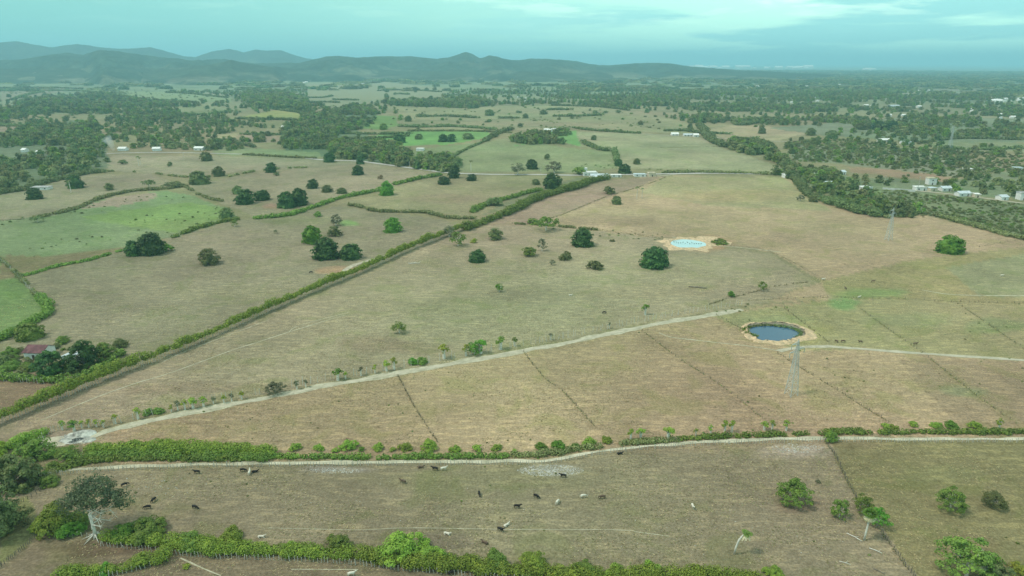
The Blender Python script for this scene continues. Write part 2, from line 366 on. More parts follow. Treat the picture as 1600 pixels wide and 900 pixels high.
def build_ground():
    rr = ring_r()
    th = np.concatenate([np.linspace(-44, 44, 500), np.linspace(44, 316, 70)[1:-1]]) * math.pi / 180
    nt, nr = len(th), len(rr)
    T, RR = np.meshgrid(th, rr)
    X = RR * np.sin(T); Y = RR * np.cos(T); Z = height(X, Y)
    x = X.ravel(); y = Y.ravel(); z = Z.ravel()
    V = np.stack([x, y, z], 1); V = np.vstack([V, [[0, 0, 0]]])
    i = np.arange(nr - 1)[:, None] * nt; j = np.arange(nt)[None]; j2 = (j + 1) % nt
    Q = np.stack([i + j, i + j2, i + nt + j2, i + nt + j], -1).reshape(-1, 4)[:, ::-1]
    c = nr * nt; k = np.arange(nt); Tt = np.stack([np.full(nt, c), (k + 1) % nt, k], 1)
    me = mesh_np('ground', V, [Q, Tt], None, True)
    # land cover
    xx = V[:, 0]; yy = V[:, 1]; r = np.hypot(xx, yy)
    dep = yy * CP - (V[:, 2] - CAMH) * SP
    ok = dep > 5
    d = np.where(ok, dep, 5)
    j1 = (fbm(xx, yy, 30, 3, 3) - .5) * 7; j2_ = (fbm(xx, yy, 30, 9, 3) - .5) * 7        # ragged field edges, in metres
    px, py, _ = proj(xx + j1, yy + j2_, V[:, 2]); px = np.where(ok, px, -9999); py = np.where(ok, py, 9999)
    px = np.where(ok & (d > 5), px, -9999)
    far = sst(1500, 3200, r)[:, None]
    A = alb((128, 126, 92))[None] * np.ones((len(V), 1))
    # distant land: a mosaic of woodland floor, pasture and cleared plots
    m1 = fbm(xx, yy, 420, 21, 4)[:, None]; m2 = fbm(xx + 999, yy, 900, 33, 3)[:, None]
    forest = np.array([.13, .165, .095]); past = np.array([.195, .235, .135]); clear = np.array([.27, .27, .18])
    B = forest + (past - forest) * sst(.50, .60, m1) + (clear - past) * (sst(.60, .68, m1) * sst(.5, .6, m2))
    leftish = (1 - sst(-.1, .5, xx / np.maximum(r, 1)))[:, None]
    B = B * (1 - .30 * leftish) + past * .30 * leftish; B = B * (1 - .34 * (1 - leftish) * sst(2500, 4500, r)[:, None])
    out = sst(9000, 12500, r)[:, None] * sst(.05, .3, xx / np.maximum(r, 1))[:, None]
    B = B * (1 - out) + (np.array([.17, .22, .16]) * (1 + .5 * (m2 - .5))) * out  # far right plain painted paler: sunlit land past a cloud shadow, put into the colour
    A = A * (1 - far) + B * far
    base = ((r > 1000) & ok)
    for poly, c in COVER:
        pa = np.array(poly); x0, y0 = pa.min(0); x1, y1 = pa.max(0)
        sel = np.nonzero(ok & (px > x0) & (px < x1) & (py > y0) & (py < y1))[0]
        sel = sel[inpoly(px[sel], py[sel], poly)]
        A[sel] = alb(c) * (.88 if y1 < 215 else 1.0)
    for cx_, cy_, rx, ry, c, s in STAIN:
        q = ((px - cx_) / rx) ** 2 + ((py - cy_) / ry) ** 2
        w = (1 - sst(.3, 1.4, q + (fbm(xx, yy, 9, 77, 3) - .5) * 1.2))[:, None] * s * ok[:, None]
        A = A * (1 - w) + alb(c) * w
    # medium-scale tone changes
    t1 = fbm(xx, yy, 70, 41, 4)[:, None] - .5; t2 = fbm(xx, yy, 22, 55, 3)[:, None] - .5; t3 = fbm(xx, yy, 160, 61, 3)[:, None] - .5
    near = 1 - far
    A = A * (1 + near * (.52 * t1 + .34 * t2))
    A[:, 0] *= 1 + near[:, 0] * t3[:, 0] * .34; A[:, 2] *= 1 + near[:, 0] * t3[:, 0] * .26
    ca = me.color_attributes.new('cover', 'FLOAT_COLOR', 'POINT')
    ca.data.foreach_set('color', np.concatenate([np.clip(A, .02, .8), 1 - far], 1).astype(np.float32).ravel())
    m = bpy.data.materials.new('land_cover'); m.use_nodes = True; t = NT(m.node_tree); b = m.node_tree.nodes['Principled BSDF']
    b.inputs['Roughness'].default_value = .95; b.inputs['Specular IOR Level'].default_value = .1
    at = t.new('ShaderNodeVertexColor', layer_name='cover'); co = t.new('ShaderNodeTexCoord').outputs['Object']
    col = at.outputs['Color']; nearf = at.outputs['Alpha']
    f1 = t.noise(co, 1.4, 6, .75); f2 = t.noise(co, .22, 5, .65, .6); f3 = t.noise(co, .055, 4, .6, .8)
    # combed dry grass: stretched noise, running with the slope of the land
    mp = t.new('ShaderNodeMapping'); mp.inputs['Scale'].default_value = (.12, .55, .3); mp.inputs['Rotation'].default_value = (0, 0, .35); t.link(co, mp.inputs[0])
    f4 = t.noise(mp.outputs[0], 1.0, 5, .7, .5)
    straw = t.mix(1, col, (1.36, 1.33, 1.26), 'MULTIPLY'); brown = t.mix(1, col, (.76, .73, .70), 'MULTIPLY'); green = t.mix(1, col, (.84, .95, .72), 'MULTIPLY')
    c = t.mix(t.math('MULTIPLY', t.ramp(f4, (.48, .62, 0, 1)), nearf), col, straw)
    c = t.mix(t.math('MULTIPLY', t.ramp(f2, (.52, .68, 0, .6)), nearf), c, brown)
    c = t.mix(t.math('MULTIPLY', t.ramp(f3, (.50, .66, 0, .65)), nearf), c, green)
    c = t.mix(t.math('MULTIPLY', t.ramp(f1, (.36, .68, .9, 0)), nearf), c, t.mix(1, c, (.56, .57, .53), 'MULTIPLY'))
    f5 = t.noise(co, .38, 7, .82, .4); f6 = t.noise(co, .012, 3, .5)
    amp = t.math('MULTIPLY', nearf, t.ramp(f6, (.35, .6, .55, 1)))
    c = t.mix(t.math('MULTIPLY', t.ramp(f5, (.36, .48, .95, 0)), amp), c, t.mix(1, c, (.68, .68, .62), 'MULTIPLY'))
    c = t.mix(t.math('MULTIPLY', t.ramp(f5, (.54, .68, 0, .95)), amp), c, t.mix(1, c, (1.42, 1.40, 1.30), 'MULTIPLY'))
    t.link(c, b.inputs['Base Color'])
    bn = t.new('ShaderNodeBump'); bn.inputs['Strength'].default_value = .6; bn.inputs['Distance'].default_value = .4
    t.link(f1, bn.inputs['Height']); t.link(bn.outputs[0], b.inputs['Normal'])
    me.materials.append(m)
    add('ground', me, kind='structure')
build_ground()

# hills and mountains: crest lines read off the photograph, stood up at their own distances with spurs and gullies
def range_mesh(name, crest, r0, wf, wb, seed, tone, tone2, relief, nth=420, nr=70, scale=700):
    cx_ = np.array([c[0] for c in crest], float); cy_ = np.array([c[1] for c in crest], float)
    px = np.linspace(cx_[0], cx_[-1], nth); py = np.interp(px, cx_, cy_)
    X = np.zeros((nr, nth)); Y = X.copy(); Z = X.copy(); 
    s = np.linspace(-1, 1, nr)
    for i in range(nth):
        d = raydir(px[i], py[i]); hd = math.hypot(d[0], d[1]); ux, uy = d[0] / hd, d[1] / hd
        wob = (fbm(np.array([px[i] * 9.]), np.array([0.]), 700, seed, 3)[0] - .5) * 1500
        rc = r0 + wob
        zc = CAMH + rc * d[2] / hd
        r = rc + np.where(s < 0, s * wf, s * wb)
        X[:, i] = ux * r; Y[:, i] = uy * r
        a = np.abs(s); shape = (1 - a) ** 1.25
        Z[:, i] = zc * shape - 14 * sst(.75, 1, a)
    n = fbm(X, Y, scale, seed + 5, 5); rid = 1 - np.abs(2 * fbm(X, Y, scale * .7, seed + 9, 4) - 1)
    a = np.abs(s)[:, None]; mask = np.sin(np.clip(a, 0, 1) * math.pi)
    Z = Z + mask * np.clip((np.abs(Z) - 20) / 90, .05, 1) * ((n - .5) * relief * 1.2 + (rid - .75) * relief) + (fbm(X, Y, 90, seed, 2) - .5) * 12 * (1 - a)
    i = np.arange(nr - 1)[:, None] * nth; j = np.arange(nth - 1)[None]
    Q = np.stack([i + j, i + j + 1, i + nth + j + 1, i + nth + j], -1).reshape(-1, 4)
    V = np.stack([X.ravel(), Y.ravel(), Z.ravel()], 1)
    me = mesh_np(name, V, Q, None, True)
    w = sst(.46, .56, fbm(X, Y, scale * .5, seed + 20, 4)).ravel()[:, None] * sst(.3, .75, a * np.ones_like(X)).ravel()[:, None]
    t = fbm(X, Y, 160, seed + 30, 3).ravel()[:, None]
    A = (np.array(tone) * (1 - w) + np.array(tone2) * w) * (.7 + .6 * t)
    ca = me.color_attributes.new('cover', 'FLOAT_COLOR', 'POINT'); ca.data.foreach_set('color', np.concatenate([A, np.ones((len(A), 1))], 1).astype(np.float32).ravel())
    m = bpy.data.materials.get('hill_cover')
    if not m:
        m = bpy.data.materials.new('hill_cover'); m.use_nodes = True; tt = NT(m.node_tree); b = m.node_tree.nodes['Principled BSDF']; b.inputs['Roughness'].default_value = 1; b.inputs['Specular IOR Level'].default_value = 0
        at = tt.new('ShaderNodeVertexColor', layer_name='cover'); co = tt.new('ShaderNodeTexCoord').outputs['Object']
        tt.link(tt.mix(tt.ramp(tt.noise(co, .02, 5, .7), (.4, .65)), tt.mix(1, at.outputs[0], (.6, .62, .65), 'MULTIPLY'), at.outputs[0]), b.inputs['Base Color'])
    me.materials.append(m)
    add(name, me, kind='structure')
range_mesh('mountains', [(-420, 74), (-250, 60), (-120, 70), (0, 65), (25, 63), (60, 70), (80, 73), (120, 68), (135, 70), (170, 75), (200, 76), (235, 73), (262, 80), (285, 87), (305, 89), (330, 80), (358, 76), (380, 81), (400, 77), (418, 79), (440, 78), (455, 84), (480, 92), (520, 97), (560, 100), (620, 104), (760, 109)],
           10500, 1800, 2400, 11, (.07, .10, .06), (.15, .17, .10), 200, 380, 40, 2000)
range_mesh('hills', [(-420, 96), (-300, 88), (-120, 95), (0, 94), (40, 91), (65, 87), (90, 83), (105, 82), (130, 85), (150, 79), (165, 78), (200, 82), (240, 88), (270, 91), (300, 94), (350, 92), (372, 96), (400, 99), (440, 98), (470, 97), (490, 92), (510, 88), (530, 87), (560, 90), (600, 87), (620, 88),
                    (650, 88), (680, 92), (700, 90), (712, 86), (722, 82), (728, 80.5), (735, 83), (748, 90), (756, 89), (764, 86), (775, 88), (800, 94), (825, 92), (850, 91), (880, 94), (900, 95), (918, 99), (935, 102), (960, 101), (990, 99), (1020, 98), (1045, 99), (1070, 102), (1110, 106), (1160, 110), (1240, 114), (1330, 119)],
           6700, 1800, 2500, 31, (.070, .105, .065), (.19, .21, .13), 120, 700, 90, 460)
range_mesh('foothills', [(-300, 110), (-100, 104), (60, 108), (200, 104), (280, 108), (310, 102), (345, 97), (362, 93), (385, 99), (430, 104), (480, 108), (520, 104), (560, 108), (640, 111), (760, 110), (860, 113), (960, 117), (1060, 124)],
           5600, 900, 900, 51, (.080, .11, .065), (.19, .20, .13), 34, 500, 50, 300)

# ------------------------------------------------------------------ haze
def build_haze():
    b = MB(); b.box(-63000, 63000, -63000, 63000, -12, 515)
    m = bpy.data.materials.new('haze_air'); m.use_nodes = True; nt = m.node_tree; nt.nodes.clear()
    v = nt.nodes.new('ShaderNodeVolumePrincipled'); o = nt.nodes.new('ShaderNodeOutputMaterial')
    v.inputs['Color'].default_value = (.42, .80, .96, 1); v.inputs['Density'].default_value = .000105; v.inputs['Anisotropy'].default_value = .1
    nt.links.new(v.outputs[0], o.inputs['Volume'])
    add('haze', b.mesh('haze', m), kind='stuff')
build_haze()

# ------------------------------------------------------------------ foliage
def quads(P, N, size, rs, asp=1.0):
    """one bent leaf spray (two triangles' worth of quad) per point, facing roughly N"""
    n = len(P); N = N / np.maximum(np.linalg.norm(N, axis=1, keepdims=True), 1e-6)
    a = rs.normal(size=(n, 3)); T = np.cross(N, a); T /= np.maximum(np.linalg.norm(T, axis=1, keepdims=True), 1e-6); B = np.cross(N, T)
    s = (size * rs.uniform(.55, 1.25, n))[:, None] * .5
    u = T * s; v = B * s * asp
    V = np.stack([P - u - v, P + u - v * .6, P + u + v, P - u * .6 + v], 1).reshape(-1, 3)
    Q = np.arange(n * 4).reshape(-1, 4)
    return V, Q
def clump_crown(rs, R_, H_, z0, nc, per, rc, size, flat=1.0, gap=0.0, shell=.75, lean=(0, 0), lobe=1.0):
    """leaf sprays on many overlapping clumps spread through an uneven dome"""
    P = []; N = []
    ph = rs.uniform(0, 6.28, 4); am = rs.uniform(.06, .16, 4) * lobe
    for i in range(nc):
        zf = rs.uniform(-.35, 1) if z0 > 0 else rs.uniform(-.05, 1)
        an = rs.uniform(0, 2 * math.pi)
        rad = max(0, 1 - min(1, abs(zf)) ** (2.0 if lobe > .5 else 3.0)) ** .5 * (shell + (1 - shell) * rs.uniform()) * (1 if rs.uniform() > .22 else rs.uniform(.2, .9))
        lob = 1 + sum(am[k] * math.sin((k + 2) * an + ph[k]) for k in range(4))
        rad *= lob
        c = np.array([rad * R_ * math.cos(an) + lean[0] * zf, rad * R_ * math.sin(an) + lean[1] * zf, z0 + H_ * (.12 + .88 * max(zf, -.3) * flat) * (1 + am[0] * math.sin(3 * an + ph[1]))])
        r_ = rc * rs.uniform(.6, 1.25)
        k = int(per * (r_ / rc) ** 1.5)
        if rs.uniform() < gap: k = int(k * .35)
        d = rs.normal(size=(k, 3)); d /= np.linalg.norm(d, axis=1, keepdims=True); d[:, 2] = np.where(d[:, 2] < -.25, -d[:, 2], d[:, 2])
        P.append(c + d * r_ * rs.uniform(.72, 1.05, (k, 1)) * np.array([1, 1, .8]))
        out = c - np.array([0, 0, z0]); out = out / (np.linalg.norm(out) + 1e-6)
        N.append(d * .9 + out * .5 + rs.normal(size=(k, 3)) * .35)
    P = np.vstack(P); N = np.vstack(N)
    P[:, 2] = np.maximum(P[:, 2], .15 * size)
    return quads(P, N, size, rs)
def core(rs, R_, H_, z0, f=.62):
    """dense inner mass of a closed crown, lumpy, so that it is not see-through"""
    V = []; Q = []; nu, nv = 12, 6
    for j in range(nv + 1):
        for i in range(nu):
            a = 2 * math.pi * i / nu; e = math.pi / 2 * (j / nv) * 1.0
            k = f * rs.uniform(.85, 1.1)
            ce = math.cos(e) ** .7; V.append((R_ * k * math.cos(a) * ce, R_ * k * math.sin(a) * ce, z0 + H_ * f * 1.1 * math.sin(e)))
    for j in range(nv):
        for i in range(nu): Q.append((j * nu + i, j * nu + (i + 1) % nu, (j + 1) * nu + (i + 1) % nu, (j + 1) * nu + i))
    return np.array(V), np.array(Q)
def join(parts):
    V = []; Q = []; n = 0
    for v, q in parts: V.append(v); Q.append(q + n); n += len(v)
    return np.vstack(V), np.vstack(Q)
def limbs(rs, R_, H_, z0, n=5, r0=.35, base=0.0, lean=(0, 0), twigs=2):
    b = MB(); fork = Vector((lean[0] * .3, lean[1] * .3, max(z0 * .75, .6)))
    b.tube([(0, 0, -.3), (fork.x * .5, fork.y * .5, fork.z * .5), fork], [r0 * 1.25, r0, r0 * .85], 7)
    for i in range(n):
        a = 2 * math.pi * i / n + rs.uniform(-.4, .4); L = R_ * rs.uniform(.55, .85)
        e = Vector((math.cos(a) * L + lean[0], math.sin(a) * L + lean[1], z0 + H_ * rs.uniform(.25, .7)))
        m = fork.lerp(e, .5) + Vector((0, 0, rs.uniform(-.2, .5)))
        b.tube([fork, m, e], [r0 * .6, r0 * .38, r0 * .12], 5)
        for k in range(twigs):
            a2 = a + rs.uniform(-.9, .9); q = m + Vector((math.cos(a2), math.sin(a2), rs.uniform(.2, .9))) * R_ * .35
            b.tube([m, q], [r0 * .25, r0 * .07], 4)
    return b
PROTO = {}
def proto(kind, var, mt):
    """crown and trunk meshes of one kind, shared by all its copies; unit: crown width 10 m"""
    key = (kind, var, mt)
    if key in PROTO: return PROTO[key]
    base = (kind, var)
    if base in PROTO:
        cr, tk = PROTO[base]
        c2 = cr.copy(); c2.materials[0] = M[mt]
        PROTO[key] = (c2, tk); return PROTO[key]
    rs = np.random.RandomState(abs(hash(base)) % 9999 if False else (sum(ord(ch) for ch in kind) * 31 + var * 77) % 9999)
    bark = M['bark']; tk = None
    if kind == 'dome':       # mango: closed dome almost down to the grass
        V, Q = join([clump_crown(rs, 4.15, 6.2, .3, 105, 34, 1.0, .50, lobe=.35), core(rs, 4.4, 6.6, .1, .80)]); tk = limbs(rs, 4, 6, 1.2, 4, .38).mesh('trunk', bark)
    elif kind == 'round':    # rounded crown on a short trunk
        V, Q = join([clump_crown(rs, 4.1, 5.4, 1.4, 80, 30, 1.05, .48, gap=.1, lobe=.6), core(rs, 3.9, 4.8, 1.5, .66)]); tk = limbs(rs, 4, 5, 1.8, 5, .32).mesh('trunk', M['bark'])
    elif kind == 'open':     # loose, branchy crown with gaps, pale trunk
        V, Q = clump_crown(rs, 4.2, 4.4, 2.4, 46, 26, 1.1, .50, gap=.35); tk = limbs(rs, 4.2, 4.4, 2.6, 6, .30, twigs=3).mesh('trunk', M['palebark'])
    elif kind == 'lean':     # wind-leaning open tree
        V, Q = clump_crown(rs, 4.0, 4.0, 2.0, 60, 32, 1.05, .48, gap=.2, lean=(2.2, 0)); tk = limbs(rs, 4.0, 4.0, 2.2, 6, .30, lean=(1.8, 0), twigs=3).mesh('trunk', M['palebark'])
    elif kind == 'flat':     # umbrella crown
        V, Q = clump_crown(rs, 4.6, 1.9, 2.6, 44, 28, .95, .50, gap=.2); tk = limbs(rs, 4.6, 1.9, 2.6, 7, .26).mesh('trunk', M['palebark'])
    elif kind == 'bush':
        V, Q = clump_crown(rs, 4.2, 5.0, 0, 30, 26, 1.6, .85, gap=.15); tk = limbs(rs, 3.5, 4, .8, 4, .2, twigs=1).mesh('trunk', bark)
    elif kind == 'bushf':    # near bushes: many small sprays
        V, Q = clump_crown(rs, 4.2, 5.2, 0, 85, 80, 1.1, .33, gap=.2); tk = limbs(rs, 3.5, 4, .8, 5, .14, twigs=2).mesh('trunk', bark)
    elif kind == 'openf':
        V, Q = clump_crown(rs, 4.3, 4.6, 2.2, 90, 62, .85, .30, gap=.3); tk = limbs(rs, 4.2, 4.4, 2.6, 7, .26, twigs=4).mesh('trunk', M['palebark'])
    elif kind == 'leanf':
        V, Q = clump_crown(rs, 4.1, 4.0, 1.9, 95, 62, .85, .30, gap=.2, lean=(1.4, 0)); tk = limbs(rs, 4.0, 4.0, 2.2, 7, .26, lean=(1.2, 0), twigs=4).mesh('trunk', M['palebark'])
    elif kind == 'roundf':
        V, Q = clump_crown(rs, 4.2, 5.4, 1.2, 110, 60, .95, .36, gap=.1); tk = limbs(rs, 4, 5, 1.8, 6, .3, twigs=3).mesh('trunk', M['bark'])
    elif kind == 'tallf':
        V, Q = clump_crown(rs, 3.9, 8.0, 2.2, 130, 60, 1.0, .36, gap=.1); tk = limbs(rs, 3.8, 8, 3.6, 6, .34, twigs=3).mesh('trunk', M['palebark'])
    elif kind == 'tuft':     # pollard: post-like stem with a head of shoots
        V, Q = clump_crown(rs, 3.8, 4.2, 7.5, 18, 22, 1.9, 1.0, gap=.2)
        b = MB(); b.tube([(0, 0, -.4), (.3, 0, 4), (0, .2, 8)], [1.4, 1.15, 1.5], 6)
        for k in range(4):
            a = k * 1.57 + rs.uniform(-.4, .4); b.tube([(0, .2, 7.6), (math.cos(a) * 2.2, math.sin(a) * 2.2, 10)], [.6, .3], 4)
        tk = b.mesh('trunk', M['palebark'])
    elif kind == 'tall':     # higher, narrower crown
        V, Q = join([clump_crown(rs, 3.8, 8.5, 3.0, 70, 26, 1.3, .62, gap=.15), core(rs, 3.4, 7.0, 2.6, .62)]); tk = limbs(rs, 3.8, 8, 3.6, 5, .36).mesh('trunk', M['palebark'])
    elif kind == 'wtree':    # cheap tree for massed woodland
        V, Q = join([clump_crown(rs, 4.3, 5.2, 1.4, 26, 12, 1.6, 1.25), core(rs, 4.0, 4.6, .4, .74)]); tk = limbs(rs, 4, 5, 1.6, 3, .35, twigs=0).mesh('trunk', bark)
    elif kind == 'clump':    # a patch of far canopy, some forty metres of several crowns (kept to a 10 m unit)
        P = []
        for k in range(9):
            cv, cq = clump_crown(rs, 1.5, 1.5, .1, 7, 7, .75, .75); cv = cv * rs.uniform(.8, 1.35) + np.array([rs.uniform(-3.6, 3.6), rs.uniform(-3.6, 3.6), 0]); P.append((cv, cq))
            kv, kq = core(rs, 1.7, 1.5, 0, .8); P.append((kv + np.array([rs.uniform(-3.6, 3.6), rs.uniform(-3.6, 3.6), 0]), kq))
        V, Q = join(P)
    elif kind == 'palm':
        return palm_proto(var, mt, key)
    cr = mesh_np('crown', V, Q, M[mt]); PROTO[base] = (cr, tk); PROTO[key] = (cr, tk)
    return PROTO[key]
def fronds(rs, n, L, top, droop, mtx=None, width=.75, up=(.05, 1.0), seg=6):
    """feather fronds: an arching rib with paired leaflets"""
    P = []; Q = []
    for i in range(n):
        a = 2 * math.pi * i / n + rs.uniform(-.25, .25); el = rs.uniform(*up); l = L * rs.uniform(.8, 1.1)
        prev = None; pts = []
        for k in range(seg + 1):
            s = k / seg; rr = l * s * math.cos(el) * (1 - .15 * s); z = l * s * math.sin(el) - droop * (s ** 2) * l
            pts.append(Vector((math.cos(a) * rr, math.sin(a) * rr, z)) + Vector(top))
        sd_ = Vector((-math.sin(a), math.cos(a), 0))
        for k in range(seg):
            p0, p1 = pts[k], pts[k + 1]; w = width * math.sin(math.pi * (k + .7) / (seg + .8))
            for sg in (-1, 1):
                tip = p1 + sd_ * sg * w + Vector((0, 0, -w * .45)); t2 = p0.lerp(p1, .3) + sd_ * sg * w * .9 + Vector((0, 0, -w * .4))
                b = len(P); P += [p0, p1, tip, t2]; Q.append((b, b + 1, b + 2, b + 3))
    return np.array([tuple(p) for p in P]), np.array(Q)
def palm_proto(var, mt, key):
    rs = np.random.RandomState(900 + var); H_ = 11.0
    V, Q = fronds(rs, 15, 3.4, (0, 0, H_), .55)
    b = MB(); b.tube([(0, 0, -.3), (.05, 0, 4), (0, .05, 8), (0, 0, H_ + .3)], [.30, .26, .27, .13], 8)
    PROTO[key] = (mesh_np('crown', V, Q, M[mt]), b.mesh('trunk', M['palebark']))
    return PROTO[key]
def plant(name, cat, label, kind, var, mt, loc, s, rz=0.0, sz=1.0, group=None, parts=True, sx=None):
    cr, tk = proto(kind, var, mt)
    sc = (s * (sx or 1), s, s * sz)
    loc = (loc[0], loc[1], float(height(loc[0], loc[1])))
    if not parts or tk is None:
        return add(name, cr, loc=loc, rot=(0, 0, rz), scale=sc, label=label, category=cat, group=group)
    root = add(name, None, loc=loc, rot=(0, 0, rz), scale=sc, label=label, category=cat, group=group)
    root.empty_display_size = .5
    add('crown', cr, root); add('trunk', tk, root)
    return root
rng = random.Random(11)
def tree(px, pyb, w, kind, mt, label, sz=1.0, cat='tree', name='tree', group=None, parts=None, rz=None, sx=None):
    """a tree whose crown is w photo-pixels wide, standing where its foot meets the grass"""
    p = g(px, pyb); m = mpp(p); s = w * m / (9.6 if kind != 'palm' else 6.4)
    if w >= 18 and pyb > 530 and kind in ('bush', 'open', 'lean', 'round', 'tall'): kind += 'f'
    if kind == 'tuft': s = w * m / 9.6
    if kind in ('dome', 'bush', 'round', 'bushf', 'roundf'):
        d = np.array([p[0], p[1]]); d = d / np.linalg.norm(d); p = p.copy(); p[:2] += d * s * 4.0 * (.9 if 'round' not in kind else .3)
    return plant(name, cat, label, kind, rng.randrange(3), mt, p, s, rng.uniform(0, 6.28) if rz is None else rz, sz, group, (w > 9) if parts is None else parts, sx)

